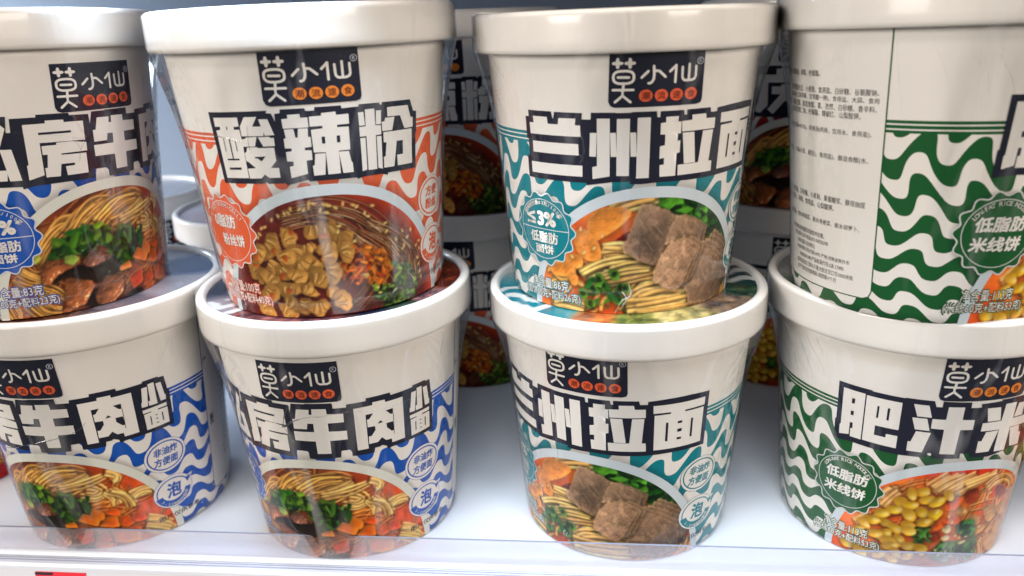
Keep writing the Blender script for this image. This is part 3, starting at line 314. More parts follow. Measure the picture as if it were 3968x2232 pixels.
FOODS = json.loads('''{"orange":{"noodle":[[[-17.1,38.7],[-3.3,41.2],[9.5,36.5],[18.5,26.4],[26.3,14.7],[34.1,4.4]],[[-18.4,36.9],[-5.8,39.1],[4.8,35.3],[12.5,27.5]],[[-12.0,41.8],[1.3,43.1],[12.0,38.0],[21.3,28.7],[29.6,16.5]],[[15.4,32.7],[27.0,27.5],[35.4,18.5],[36.6,6.8]],[[13.1,34.1],[23.0,28.4],[31.2,20.6],[33.5,10.3]],[[9.0,30.9],[18.3,23.5],[24.5,15.2],[29.1,5.8]],[[15.3,12.2],[11.7,7.8],[6.2,3.7]]],"sesame":[[-17.8,40.1],[-13.9,41.2],[-12.8,42.5],[-9.7,42.3],[-8.2,42.0],[-6.3,42.8],[-6.1,44.2],[-4.7,44.1],[-1.1,43.5],[-0.0,43.2],[0.8,42.9],[2.9,41.8],[9.1,42.1],[10.4,41.3],[13.2,38.5],[14.3,37.2],[21.1,33.4],[21.4,30.2],[28.6,28.9],[32.9,28.4],[31.1,25.9],[37.5,22.8],[35.9,21.4],[37.8,19.7],[3.4,35.0],[2.8,33.0],[-2.4,41.6],[-0.3,40.5],[-20.5,38.7],[-25.3,35.4],[-26.6,33.2],[-27.7,31.9],[-23.8,35.9],[36.5,16.2],[37.2,13.4],[37.9,10.1],[38.7,7.8],[12.3,14.5],[11.4,15.0],[25.4,26.2],[28.6,22.0],[29.3,23.1],[16.1,9.0],[17.0,6.7],[-15.3,41.0],[16.3,40.8],[5.6,43.0],[8.5,28.6]],"chip":[[-5.8,34.0],[-0.4,33.1],[-14.8,30.7],[-23.1,28.8],[-28.9,25.2],[-9.3,27.2],[-0.6,27.4],[4.2,29.7],[5.1,25.3],[-18.0,24.0],[-13.8,25.4],[-1.2,23.1],[-0.4,18.2],[-11.8,20.5],[-23.8,21.0],[-6.4,15.8],[-19.6,18.2],[-31.1,19.1],[-24.6,15.1],[-19.0,11.2],[-11.3,11.6],[-1.1,8.8],[-27.7,9.4],[-30.5,3.5],[-19.5,6.2],[-13.3,5.7],[-20.7,2.6],[-8.1,3.9],[-7.8,22.3],[-27.5,16.9],[-14.1,15.7],[1.4,5.5]],"carrot":[[[7.6,26.4],[13.4,26.4],[20.4,23.1],[22.9,18.1],[20.8,13.0],[19.4,9.3],[11.0,11.0],[3.3,13.3],[2.0,18.4],[2.8,21.7]]],"green":[[[23.4,17.4],[27.1,18.1],[32.9,12.0],[35.7,7.1],[34.7,1.1],[28.7,-0.4],[20.0,1.4],[15.7,4.5],[15.1,9.7],[21.7,8.7],[24.3,12.2]]]},"teal":{"noodle":[[[-26.8,17.0],[-18.2,22.1],[-8.8,24.2],[-3.1,22.6]],[[-15.3,19.3],[-6.4,21.8],[-0.1,21.0]],[[-17.3,16.5],[-8.7,19.4],[0.9,19.4]],[[-23.3,14.9],[-13.4,15.9],[-6.3,17.8],[1.5,18.7]],[[-5.6,11.9],[-1.3,15.2],[4.2,15.7]],[[-5.0,8.3],[4.4,11.2],[13.4,9.0]],[[-8.4,7.4],[1.5,8.5],[14.7,8.3]],[[-8.9,4.9],[4.2,6.7],[16.7,6.4]],[[-8.4,3.3],[4.9,4.3],[17.6,4.8]],[[-13.5,43.5],[-2.6,45.8],[5.2,45.0]],[[-14.4,41.7],[-6.9,44.3],[-0.3,45.0]],[[-18.1,27.5],[-11.2,28.6],[-7.9,27.6]],[[-17.7,25.5],[-11.6,26.2],[-6.9,25.6]],[[-39.9,3.7],[-31.8,4.1],[-25.7,3.4]]],"radish":[[[-16.6,43.7],[-10.0,43.7],[-6.4,41.6],[-11.2,36.1],[-22.1,29.2],[-23.5,32.9],[-23.6,37.6],[-20.7,42.0]],[[-28.1,34.9],[-22.7,34.8],[-18.1,28.4],[-18.2,22.6],[-25.0,22.6],[-28.9,27.6]],[[-34.6,23.0],[-28.0,25.3],[-25.0,23.6],[-26.2,19.1],[-32.0,19.9]],[[-40.3,19.6],[-31.9,21.9],[-28.3,18.8],[-29.5,15.7],[-40.1,15.1]],[[-32.1,17.9],[-27.8,17.4],[-27.8,12.4],[-31.3,12.4]]],"beef":[[[-4.3,44.3],[-0.3,44.3],[5.4,41.8],[8.5,39.7],[6.9,34.2],[4.9,26.8],[2.3,20.8],[-4.0,23.1],[-9.7,26.2],[-10.5,28.6],[-7.6,35.1],[-5.5,40.6]],[[9.0,39.6],[14.9,38.0],[22.7,33.5],[20.4,26.7],[16.2,26.4],[9.3,29.7],[5.3,28.7],[6.9,33.8]],[[20.4,26.7],[27.2,23.4],[38.5,16.4],[40.0,8.2],[37.9,3.0],[26.5,2.3],[18.4,3.6],[17.2,7.9],[14.4,11.4],[18.2,19.7]],[[8.3,29.9],[14.2,29.1],[20.1,24.8],[17.2,18.4],[14.3,11.9],[11.6,9.8],[6.0,12.1],[1.2,15.0],[1.9,19.4],[5.0,25.9]]],"herb":[[[2.0,43.9],[6.0,46.8],[12.8,47.4],[17.9,45.4],[23.3,41.9],[31.0,36.3],[38.2,28.0],[39.5,20.7],[35.6,18.1],[27.0,24.5],[23.4,33.4],[14.9,38.0],[8.9,40.1],[4.4,41.9]]],"leaf":[[[2.0,43.9],[6.0,46.8],[11.5,45.8],[12.2,43.4],[8.7,43.3],[6.4,41.7]],[[19.2,35.5],[23.3,38.1],[24.4,35.1],[21.3,34.2]],[[8.4,41.1],[13.4,42.4],[16.8,41.0],[13.6,39.5]],[[19.1,40.7],[24.1,41.3],[23.3,38.1]],[[25.1,26.8],[29.8,30.3],[35.0,27.7],[30.2,24.8]]],"scallion":[[-21.6,11.5],[-18.3,12.7],[-23.3,13.9],[-11.0,11.9],[-17.3,13.3],[-21.4,5.9],[-19.2,15.7],[-13.4,17.9],[-15.4,10.3],[-9.0,12.4],[-11.9,7.9],[-13.9,9.4],[-26.0,9.5],[-23.0,5.8]]},"blue":{"noodle":[[[-32.3,23.6],[-26.2,29.0],[-19.8,35.8],[-14.6,35.7]],[[-31.5,20.5],[-26.7,28.2],[-21.0,33.1],[-17.1,34.1]],[[-19.5,31.6],[-14.6,37.8],[-7.9,42.0],[-1.3,42.4]],[[-18.1,30.9],[-12.9,36.6],[-6.9,40.5],[-0.0,41.3]],[[-16.2,30.9],[-10.6,35.8],[-5.9,39.1]],[[-8.4,34.0],[-4.8,37.6],[1.0,41.5],[9.1,41.2],[13.8,38.4]],[[-7.3,33.0],[-3.1,36.8],[2.2,40.0],[9.5,40.2]],[[-5.7,32.2],[-1.4,35.6],[4.7,39.0],[11.9,39.3]],[[-2.1,31.4],[3.6,32.3],[11.4,36.3],[14.5,38.3]],[[-34.7,14.1],[-31.8,11.9],[-30.2,12.5]],[[-37.3,6.2],[-34.9,1.3],[-29.2,-1.0]],[[-35.4,6.3],[-32.9,1.9],[-27.3,0.4]],[[-39.2,19.0],[-35.5,15.5],[-32.0,14.6]],[[-46.9,7.2],[-45.7,2.7],[-44.9,-0.5]],[[-32.7,11.6],[-28.6,9.2],[-25.5,5.4]],[[10.1,28.0],[16.3,27.5],[19.5,29.8],[16.9,32.8],[13.2,33.7]],[[13.0,29.5],[17.0,28.5],[19.0,29.9]],[[20.4,29.6],[23.4,25.6],[23.6,21.5]],[[22.5,29.1],[27.7,25.3],[29.5,19.2]],[[29.6,25.4],[33.3,26.2],[38.4,25.2]],[[30.5,23.6],[34.6,25.0],[38.7,23.9]],[[34.1,10.7],[39.5,9.0],[44.5,3.5]],[[34.0,8.9],[40.5,5.1],[45.2,-0.4]],[[33.1,7.0],[37.4,4.3],[43.1,0.3]],[[5.3,34.3],[11.5,36.8],[16.0,38.6]],[[2.0,32.5],[8.2,33.8],[14.2,35.0],[22.0,37.4]],[[22.1,38.7],[26.2,37.3],[26.8,34.2],[24.4,33.6]]],"leaf":[[[-27.0,26.6],[-21.6,29.9],[-16.8,31.9],[-12.6,33.6],[-8.5,33.6],[-3.5,31.3],[-3.2,27.7],[-6.4,25.0],[-10.7,25.1],[-14.5,22.0],[-16.7,23.3],[-21.0,22.9],[-25.2,22.5]],[[-1.5,29.1],[1.7,30.1],[8.5,27.1],[12.0,24.1],[10.6,19.9],[5.1,17.6],[0.9,15.6],[-4.4,20.1],[-5.1,24.6]],[[0.8,28.5],[4.7,30.0],[11.8,26.7],[13.8,23.6],[10.7,20.6],[5.9,19.1],[2.6,15.7],[-1.8,18.8],[-2.5,23.9]]],"dark":[[[-16.7,18.6],[-7.5,18.2],[-2.6,13.3],[-3.9,11.4],[-10.7,9.6],[-13.2,10.7],[-18.5,13.2],[-23.7,14.8],[-28.8,12.3],[-26.5,15.8],[-20.0,18.0]],[[-9.3,17.7],[0.0,19.7],[5.3,16.9],[-1.3,12.2],[-8.5,11.1]],[[-21.5,5.8],[-11.2,9.0],[-12.5,3.3],[-3.4,0.1],[3.2,2.9],[10.0,2.3],[9.4,-0.4],[-3.6,-1.1],[-16.7,-0.3]]],"meat":[[[-28.2,22.5],[-19.2,22.6],[-16.5,22.4],[-16.6,19.4],[-22.4,17.6],[-26.5,15.8],[-29.1,12.3],[-31.9,13.7],[-31.9,18.0],[-30.6,21.2]],[[-16.1,19.7],[-11.7,24.4],[-7.8,21.8],[-7.0,18.5],[-11.2,16.9],[-14.9,17.3]],[[-8.0,12.3],[-3.9,11.2],[0.2,8.0],[-1.1,3.3],[-6.8,-0.2],[-11.2,-1.2],[-13.4,1.7],[-13.7,4.9],[-10.9,8.7]],[[-23.4,14.3],[-21.1,14.3],[-18.5,13.0],[-14.2,11.8],[-12.6,9.2],[-15.2,6.2],[-17.6,2.3],[-22.3,1.6],[-25.1,3.5],[-24.9,8.4]]],"cube":[[[18.0,20.3],[22.9,20.6],[24.3,17.6],[23.5,15.6],[18.4,18.0]],[[11.7,18.3],[13.7,22.5],[17.9,19.2],[17.6,15.9],[15.9,14.9]],[[5.9,16.3],[9.1,20.0],[15.7,15.9],[13.8,12.3],[7.0,15.3]],[[23.5,16.3],[27.6,15.1],[29.3,10.7],[25.5,9.0],[22.8,11.3]],[[29.3,16.3],[33.9,14.2],[34.4,10.6],[29.9,10.5],[28.4,13.3]],[[14.4,12.4],[18.9,16.8],[22.6,16.2],[22.7,10.6],[19.5,10.3]],[[25.5,8.6],[29.2,9.6],[31.4,7.6],[31.0,5.9]],[[-1.3,14.0],[3.9,15.8],[5.0,12.4],[-1.3,12.2]],[[18.8,9.3],[23.8,8.4],[30.3,5.8],[30.2,0.4],[23.2,1.3],[18.8,3.2]],[[12.6,7.3],[16.9,9.7],[18.3,4.1],[14.2,1.8],[10.1,2.6]],[[2.9,9.0],[10.5,11.0],[10.3,4.5],[4.2,2.9],[3.1,6.3]],[[9.7,-0.0],[13.7,3.4],[18.4,2.5],[16.4,-1.3]]]},"green":{"noodle":[[[-12.3,38.8],[-9.5,41.8],[-5.9,44.7]],[[-11.6,37.8],[-6.8,42.2],[-2.4,44.5]],[[-10.1,37.2],[-5.3,41.5],[0.1,44.0]],[[-8.6,36.2],[-2.4,41.7],[3.9,44.9]],[[-7.1,35.8],[-0.6,40.2],[5.1,43.0]],[[-4.2,35.8],[3.7,41.8],[10.3,43.0]],[[-2.2,35.0],[5.6,40.8],[14.0,43.4]],[[-1.1,35.2],[6.9,39.8],[12.7,41.3]],[[1.2,38.9],[7.2,41.2],[14.3,42.7]],[[10.2,37.0],[15.1,40.3],[21.9,38.7],[27.7,33.9],[26.5,30.0]],[[11.8,35.5],[14.9,38.6],[19.6,38.1]],[[-29.0,27.9],[-26.5,33.4],[-24.2,37.2]],[[-29.0,30.8],[-27.4,33.9],[-25.7,36.1]],[[-28.1,26.7],[-25.3,31.9],[-22.7,35.4]],[[13.8,10.1],[17.1,6.3],[18.6,1.1]],[[-37.4,15.7],[-35.2,18.9],[-33.2,20.4]]],"corn":[[-18.4,34.8],[-14.6,36.1],[-12.5,32.7],[-8.6,32.2],[-4.9,34.9],[-17.9,29.7],[-23.5,26.3],[-27.7,22.9],[-31.1,19.3],[-18.1,25.0],[-13.5,26.8],[-8.6,26.3],[-26.1,19.4],[-17.7,19.7],[-12.0,22.3],[-22.2,17.8],[-29.5,12.6],[-26.0,13.4],[-20.2,12.9],[-22.6,8.9],[-35.4,3.3],[-30.2,4.6],[-20.4,5.5],[-26.8,3.8],[-34.1,16.7],[-16.2,9.8],[-21.5,29.9],[-23.7,10.9]],"cube":[[[-5.3,29.3],[-6.4,32.2],[-2.1,34.2],[1.1,33.9],[0.9,31.8],[-0.9,28.3],[-4.4,27.8]],[[-5.5,23.8],[-2.2,25.9],[0.9,24.5],[3.3,21.6],[0.1,20.8],[-3.9,21.9]],[[-1.0,20.2],[2.6,20.2],[3.1,16.7],[-0.2,16.4]],[[-9.2,21.1],[-5.9,22.7],[-4.1,19.6],[-7.5,18.2]],[[-10.4,8.9],[-7.0,10.6],[-7.9,7.1]]],"tofu":[[[-0.1,30.8],[5.7,27.1],[3.3,24.2],[-1.2,26.9]],[[4.4,22.5],[7.0,26.1],[12.5,21.8],[12.4,18.5],[6.9,19.8]],[[10.8,19.7],[17.4,16.9],[15.6,14.1],[10.6,13.7]],[[10.7,28.9],[18.3,27.0],[23.3,20.7],[18.2,17.4],[14.4,21.2]],[[19.4,16.9],[26.9,17.6],[38.9,5.3],[26.8,6.9]],[[16.2,12.4],[28.4,9.3],[38.9,-2.0],[24.8,0.4],[18.5,6.6]],[[18.8,24.6],[26.4,26.8],[32.9,17.7],[26.0,18.0]]],"garlic":[[[-4.5,20.0],[-1.6,21.4],[-0.5,17.9],[-2.2,16.5],[-4.7,18.2]],[[-4.7,14.8],[-2.2,16.5],[-0.1,14.5],[-2.7,12.8]],[[3.2,11.8],[6.2,12.8],[8.0,11.6],[4.6,10.4]]],"meat":[[[1.6,37.1],[6.3,38.2],[8.4,34.2],[6.7,30.2],[2.8,30.8],[0.9,34.7]],[[-9.7,17.0],[-5.6,18.2],[-4.1,15.1],[-6.4,12.5],[-9.1,13.6]],[[14.9,36.1],[20.9,35.2],[25.9,29.9],[19.2,29.6]]],"green":[[[-15.2,19.1],[-12.2,19.8],[-10.1,18.1],[-9.8,14.3],[-11.7,11.1],[-10.6,8.1],[-13.1,8.7],[-14.3,14.7]],[[-4.2,10.6],[0.6,12.9],[2.6,9.9],[3.1,4.8],[-8.3,5.5],[-6.5,7.9]],[[2.5,19.1],[5.2,22.4],[10.4,18.3],[9.7,13.9],[5.7,14.8]],[[2.1,11.9],[8.2,10.8],[11.3,12.7],[14.4,7.2],[13.3,2.5],[4.6,4.6]]],"sesame":[[-3.0,25.2],[-1.2,22.3],[3.3,27.1],[-2.6,7.4],[-1.0,7.9],[3.7,14.2],[6.9,14.1],[1.7,15.4],[12.2,31.8],[13.6,33.6],[12.6,17.7],[-5.4,8.7],[-3.7,6.3]]}}''')
# ============================================================== materials
MATS = {}
def lin(c): return tuple(((v / 12.92) if v <= .04045 else ((v + .055) / 1.055) ** 2.4) for v in c)
def srgb(r, g, b): return lin((r / 255, g / 255, b / 255))
def mat(name, col, rough=.5, coat=0.0, spec=.22, noise=0.0, scale=60):
    if name in MATS: return MATS[name]
    m = bpy.data.materials.new(name); m.use_nodes = True
    b = m.node_tree.nodes['Principled BSDF']
    b.inputs['Base Color'].default_value = (*col, 1); b.inputs['Roughness'].default_value = rough
    b.inputs['Coat Weight'].default_value = coat; b.inputs['Coat Roughness'].default_value = .12; b.inputs['Specular IOR Level'].default_value = spec
    nt = m.node_tree
    tc = nt.nodes.new('ShaderNodeTexCoord'); no = nt.nodes.new('ShaderNodeTexNoise'); no.inputs['Scale'].default_value = scale; no.inputs['Detail'].default_value = 2
    nt.links.new(tc.outputs['Object'], no.inputs['Vector'])
    mr = nt.nodes.new('ShaderNodeMapRange'); mr.inputs['To Min'].default_value = max(.02, rough - .06); mr.inputs['To Max'].default_value = min(1, rough + .06)
    nt.links.new(no.outputs['Fac'], mr.inputs['Value']); nt.links.new(mr.outputs[0], b.inputs['Roughness'])
    if noise:
        mx = nt.nodes.new('ShaderNodeMix'); mx.data_type = 'RGBA'; mx.inputs[6].default_value = (*[c * (1 - noise) for c in col], 1); mx.inputs[7].default_value = (*[min(1, c * (1 + noise)) for c in col], 1)
        nt.links.new(no.outputs['Fac'], mx.inputs[0]); nt.links.new(mx.outputs[2], b.inputs['Base Color'])
    MATS[name] = m
    return m
WHITE = (.83, .80, .755); NAVY = srgb(30, 33, 50)
FLV = dict(orange=srgb(228, 100, 60), teal=srgb(10, 128, 140), blue=srgb(20, 84, 180), green=srgb(22, 88, 44), red=srgb(176, 40, 34))
M_white = mat('printed_white', WHITE, .38)
M_navy = mat('printed_navy', NAVY, .34)
M_ink = mat('printed_black', srgb(34, 34, 38), .4)
M_dot_o = mat('printed_tangerine', srgb(238, 138, 50), .4)
M_dot_r = mat('printed_coral', srgb(232, 98, 60), .4)
M_brown = mat('printed_brown', srgb(120, 48, 24), .4)
M_halo = {k: mat('printed_' + k, v, .36) for k, v in FLV.items()}
M_pale = {k: mat('printed_pale_' + k, tuple(.25 * a + .62 for a in v), .4) for k, v in FLV.items()}
M_lid = mat('lid_white_paper', (.82, .79, .745), .30, coat=.5, noise=.015, scale=40)
M_bowl = mat('printed_bowl_rim', srgb(205, 216, 222), .4)
M_bowl_w = mat('printed_bowl_rim_cream', srgb(222, 224, 214), .4)
def attr_mat(name, rough, coat=0.0):
    m = bpy.data.materials.new(name); m.use_nodes = True; nt = m.node_tree; b = nt.nodes['Principled BSDF']
    a = nt.nodes.new('ShaderNodeVertexColor'); a.layer_name = 'print'
    nt.links.new(a.outputs['Color'], b.inputs['Base Color']); b.inputs['Roughness'].default_value = rough; b.inputs['Specular IOR Level'].default_value = .12; b.inputs['Coat Weight'].default_value = coat; b.inputs['Coat Roughness'].default_value = .08
    return m
M_food = attr_mat('printed_food_picture', .38)
M_lidprint = attr_mat('printed_lid_picture', .22, .6)
class NG:                                # small helper for node maths
    def __init__(s, nt): s.nt = nt
    def m(s, op, a, b=None, c=None):
        n = s.nt.nodes.new('ShaderNodeMath'); n.operation = op
        for i, v in enumerate((a, b, c)):
            if v is None: continue
            if hasattr(v, 'links') or hasattr(v, 'is_linked'): s.nt.links.new(v, n.inputs[i])
            else: n.inputs[i].default_value = v
        return n.outputs[0]
def wave_mat(flv, seed):
    m = bpy.data.materials.new('printed_waves_' + flv); m.use_nodes = True; nt = m.node_tree; b = nt.nodes['Principled BSDF']; g = NG(nt).m
    uv = nt.nodes.new('ShaderNodeUVMap'); uv.uv_map = 'label'
    sp = nt.nodes.new('ShaderNodeSeparateXYZ'); nt.links.new(uv.outputs[0], sp.inputs[0])
    x, y = sp.outputs[0], sp.outputs[1]
    mr = nt.nodes.new('ShaderNodeMapRange'); mr.interpolation_type = 'SMOOTHSTEP'
    for i, v in enumerate((16, 62, 2.3, 5.2)): mr.inputs[1 + i].default_value = v
    nt.links.new(y, mr.inputs[0]); amp = mr.outputs[0]
    xs = g('ADD', x, g('MULTIPLY', 2.6, g('SINE', g('ADD', g('MULTIPLY', y, .16), seed * 1.7))))
    k = 2 * math.pi / 15.8
    ph = g('MULTIPLY', xs, k)
    wv = g('SINE', g('ADD', ph, g('MULTIPLY', .22, g('SINE', g('MULTIPLY', ph, 2)))))
    slow = g('MULTIPLY', 2.2, g('SINE', g('ADD', g('MULTIPLY', x, .055), seed)))
    f = g('ADD', g('ADD', y, g('MULTIPLY', amp, wv)), slow)
    cyc = g('SUBTRACT', g('MULTIPLY', f, .109 * 2 * math.pi), g('MULTIPLY', g('MULTIPLY', f, f), .00033 * 2 * math.pi))
    st = g('GREATER_THAN', g('SINE', g('ADD', cyc, 1.1)), -.02)
    solid = g('GREATER_THAN', y, 65.2)
    l1 = g('COMPARE', y, 68.0, .24); l2 = g('COMPARE', y, 66.4, .24)
    band = g('SUBTRACT', g('SUBTRACT', solid, l1), l2)
    below = g('LESS_THAN', y, 69.3)
    col = g('MULTIPLY', below, g('MAXIMUM', g('MULTIPLY', st, g('LESS_THAN', y, 65.2)), band))
    mx = nt.nodes.new('ShaderNodeMix'); mx.data_type = 'RGBA'
    nt.links.new(col, mx.inputs[0]); mx.inputs[6].default_value = (*WHITE, 1); mx.inputs[7].default_value = (*FLV[flv], 1)
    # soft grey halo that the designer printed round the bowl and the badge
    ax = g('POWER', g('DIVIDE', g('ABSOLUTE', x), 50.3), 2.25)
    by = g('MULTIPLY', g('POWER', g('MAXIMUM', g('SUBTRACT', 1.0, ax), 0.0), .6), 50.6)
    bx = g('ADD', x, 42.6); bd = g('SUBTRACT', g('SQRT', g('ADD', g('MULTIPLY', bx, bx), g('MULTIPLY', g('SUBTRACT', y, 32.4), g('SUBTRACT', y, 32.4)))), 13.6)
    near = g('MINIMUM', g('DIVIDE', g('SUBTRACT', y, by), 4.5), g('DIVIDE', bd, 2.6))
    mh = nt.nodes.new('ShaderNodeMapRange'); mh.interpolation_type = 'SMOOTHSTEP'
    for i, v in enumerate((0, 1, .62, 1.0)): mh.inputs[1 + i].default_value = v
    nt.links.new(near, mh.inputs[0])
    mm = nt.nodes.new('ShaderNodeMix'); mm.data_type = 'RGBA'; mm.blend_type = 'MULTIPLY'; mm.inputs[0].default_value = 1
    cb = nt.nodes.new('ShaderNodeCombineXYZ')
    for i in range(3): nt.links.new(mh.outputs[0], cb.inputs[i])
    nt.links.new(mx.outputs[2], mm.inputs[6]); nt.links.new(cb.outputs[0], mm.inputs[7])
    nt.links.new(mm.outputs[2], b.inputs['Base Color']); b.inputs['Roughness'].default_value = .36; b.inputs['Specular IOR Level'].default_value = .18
    return m
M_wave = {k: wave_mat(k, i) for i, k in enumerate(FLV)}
def film_mat(name, haze, seed):
    m = bpy.data.materials.new(name); m.use_nodes = True; nt = m.node_tree; nt.nodes.clear(); g = NG(nt).m
    out = nt.nodes.new('ShaderNodeOutputMaterial'); tr = nt.nodes.new('ShaderNodeBsdfTransparent'); gl = nt.nodes.new('ShaderNodeBsdfGlossy'); df = nt.nodes.new('ShaderNodeBsdfDiffuse')
    gl.inputs['Roughness'].default_value = .045; tr.inputs[0].default_value = (.975, .98, .985, 1); df.inputs[0].default_value = (.85, .86, .88, 1)
    tc = nt.nodes.new('ShaderNodeTexCoord'); mp = nt.nodes.new('ShaderNodeMapping'); mp.inputs['Scale'].default_value = (1, 1, .22); mp.inputs['Location'].default_value = (seed * 1.3, seed, 0)
    nt.links.new(tc.outputs['Object'], mp.inputs[0])
    no = nt.nodes.new('ShaderNodeTexNoise'); no.inputs['Scale'].default_value = 75; no.inputs['Detail'].default_value = 2; no.inputs['Roughness'].default_value = .6; no.inputs['Distortion'].default_value = .6
    nt.links.new(mp.outputs[0], no.inputs['Vector'])
    no2 = nt.nodes.new('ShaderNodeTexNoise'); no2.inputs['Scale'].default_value = 22; no2.inputs['Detail'].default_value = 1
    nt.links.new(mp.outputs[0], no2.inputs['Vector'])
    bp = nt.nodes.new('ShaderNodeBump'); bp.inputs['Strength'].default_value = .38; bp.inputs['Distance'].default_value = .0014
    nt.links.new(g('ADD', no.outputs[0], g('MULTIPLY', no2.outputs[0], 2.0)), bp.inputs['Height'])
    nt.links.new(bp.outputs[0], gl.inputs['Normal'])
    fr = nt.nodes.new('ShaderNodeFresnel'); fr.inputs['IOR'].default_value = 1.48; nt.links.new(bp.outputs[0], fr.inputs['Normal'])
    m1 = nt.nodes.new('ShaderNodeMixShader'); m2 = nt.nodes.new('ShaderNodeMixShader')
    mr = nt.nodes.new('ShaderNodeMapRange'); mr.inputs[1].default_value = .56; mr.inputs[2].default_value = .82; mr.inputs[3].default_value = haze * .03; mr.inputs[4].default_value = haze
    nt.links.new(no.outputs[0], mr.inputs[0])
    nt.links.new(mr.outputs[0], m1.inputs[0]); nt.links.new(tr.outputs[0], m1.inputs[1]); nt.links.new(df.outputs[0], m1.inputs[2])
    nt.links.new(g('MINIMUM', fr.outputs[0], .6), m2.inputs[0]); nt.links.new(m1.outputs[0], m2.inputs[1]); nt.links.new(gl.outputs[0], m2.inputs[2])
    nt.links.new(m2.outputs[0], out.inputs[0])
    return m
M_film = [film_mat('shrink_film_%d' % i, h, i * 3.1) for i, h in enumerate((.14, .20, .11))]
M_seam = film_mat('shrink_film_crease', .30, 9)
M_seam_b = film_mat('shrink_film_sharp_crease', .75, 4)  # real folds, whitened in the diffuse to stand in for sharp glints
# ============================================================== mesh helpers
def link(name, me, parent=None, mats=None):
    o = bpy.data.objects.new(name, me); COL.objects.link(o)
    if parent is not None: o.parent = parent
    return o
def tag(o, label, cat, group=None, kind=None):
    if label: o['label'] = label
    if cat: o['category'] = cat
    if group: o['group'] = group
    if kind: o['kind'] = kind
def mesh(name, verts, faces, material, smooth=False):
    me = bpy.data.meshes.new(name); me.from_pydata([tuple(v) for v in verts], [], faces); me.materials.append(material)
    if smooth: me.polygons.foreach_set('use_smooth', [True] * len(me.polygons))
    me.update()
    return me
def lathe(name, prof, n, material, smooth=True, jitter=None):
    V, F = [], []
    for j, (r, z) in enumerate(prof):
        for i in range(n):
            a = 2 * math.pi * i / n
            rr = r if jitter is None else r + jitter(a, j)
            V.append((rr * math.sin(a), -rr * math.cos(a), z))
    for j in range(len(prof) - 1):
        for i in range(n):
            k = (i + 1) % n
            F.append((j * n + i, j * n + k, (j + 1) * n + k, (j + 1) * n + i))
    return mesh(name, V, F, material, smooth)
def box_mesh(name, lo, hi, material, bev=0.0):
    bm = bmesh.new(); bmesh.ops.create_cube(bm, size=1)
    for v in bm.verts: v.co = Vector([lo[i] + (v.co[i] + .5) * (hi[i] - lo[i]) for i in range(3)])
    if bev: bmesh.ops.bevel(bm, geom=bm.edges[:], offset=bev, segments=2, affect='EDGES', profile=.7)
    me = bpy.data.meshes.new(name); bm.to_mesh(me); bm.free(); me.materials.append(material)
    return me
# ============================================================== cup shape (metres; label print in millimetres: x along the wrap, y up)
RB, RT, HC, HRIM, RRIM = 0.044082, 0.051971, 0.110432, 0.013910, .0572
HB = HC - HRIM
LR = 48.0
def rad(y): return RB + (RT - RB) * y / (HB * 1000)
def wrap(x, y, layer):
    r = rad(y) + layer * 7e-5; a = x / LR
    return (r * math.sin(a), -r * math.cos(a), y / 1000)
def tess(poly):
    tri = tessellate_polygon([[Vector((p[0], p[1], 0)) for p in poly]])
    return [tuple(t) for t in tri]
def decal(name, shapes, layer, material, dv=0.0, step=2.0):
    """shapes: list of (verts2d, faces) in label millimetres, wrapped on the cone"""
    bm = bmesh.new()
    for vs, fs in shapes:
        bv = [bm.verts.new((p[0], p[1], 0)) for p in vs]
        for f in fs:
            try: bm.faces.new([bv[i] for i in f])
            except ValueError: pass
    xs = [v.co.x for v in bm.verts]
    if xs:
        x = math.ceil(min(xs) / step) * step
        while x < max(xs):
            bmesh.ops.bisect_plane(bm, geom=bm.verts[:] + bm.edges[:] + bm.faces[:], plane_co=(x, 0, 0), plane_no=(1, 0, 0), dist=1e-5)
            x += step
    if dv or min([v.co.y for v in bm.verts] + [1]) < .2:
        for v in bm.verts: v.co.y += dv
        bmesh.ops.bisect_plane(bm, geom=bm.verts[:] + bm.edges[:] + bm.faces[:], plane_co=(0, .2, 0), plane_no=(0, -1, 0), dist=1e-5, clear_outer=True)
    for f in bm.faces:
        if f.normal.z < 0: f.normal_flip()
    for v in bm.verts: v.co = Vector(wrap(v.co.x, v.co.y, layer))
    for f in bm.faces: f.smooth = True
    me = bpy.data.meshes.new(name); bm.to_mesh(me); bm.free(); me.materials.append(material)
    return me
def poly(p): return (p, tess(p))
def circle(cx, cy, rx, ry, n=40): return [(cx + rx * math.cos(2 * math.pi * i / n), cy + ry * math.sin(2 * math.pi * i / n)) for i in range(n)]
def ring(cx, cy, rx, ry, w, n=48, a0=0, a1=360):
    V, F = [], []
    full = abs(a1 - a0) >= 360
    for i in range(n + (0 if full else 1)):
        a = R(a0 + (a1 - a0) * i / n)
        V += [(cx + rx * math.cos(a), cy + ry * math.sin(a)), (cx + (rx - w) * math.cos(a), cy + (ry - w) * math.sin(a))]
    k = len(V) // 2
    for i in range(k if full else k - 1):
        j = (i + 1) % k
        F.append((2 * i, 2 * j, 2 * j + 1, 2 * i + 1))
    return (V, F)
def stroke(pts, w):
    """round-capped stroke as one quad strip plus end discs"""
    out = []
    p = np.array(pts, float)
    for a, b in zip(p[:-1], p[1:]):
        d = b - a; d /= np.hypot(*d) + 1e-9; n = np.array((-d[1], d[0])) * w / 2
        out.append(([tuple(a + n), tuple(a - n), tuple(b - n), tuple(b + n)], [(0, 1, 2, 3)]))
    for q in p: out.append(poly(circle(q[0], q[1], w / 2, w / 2, 14)))
    return out
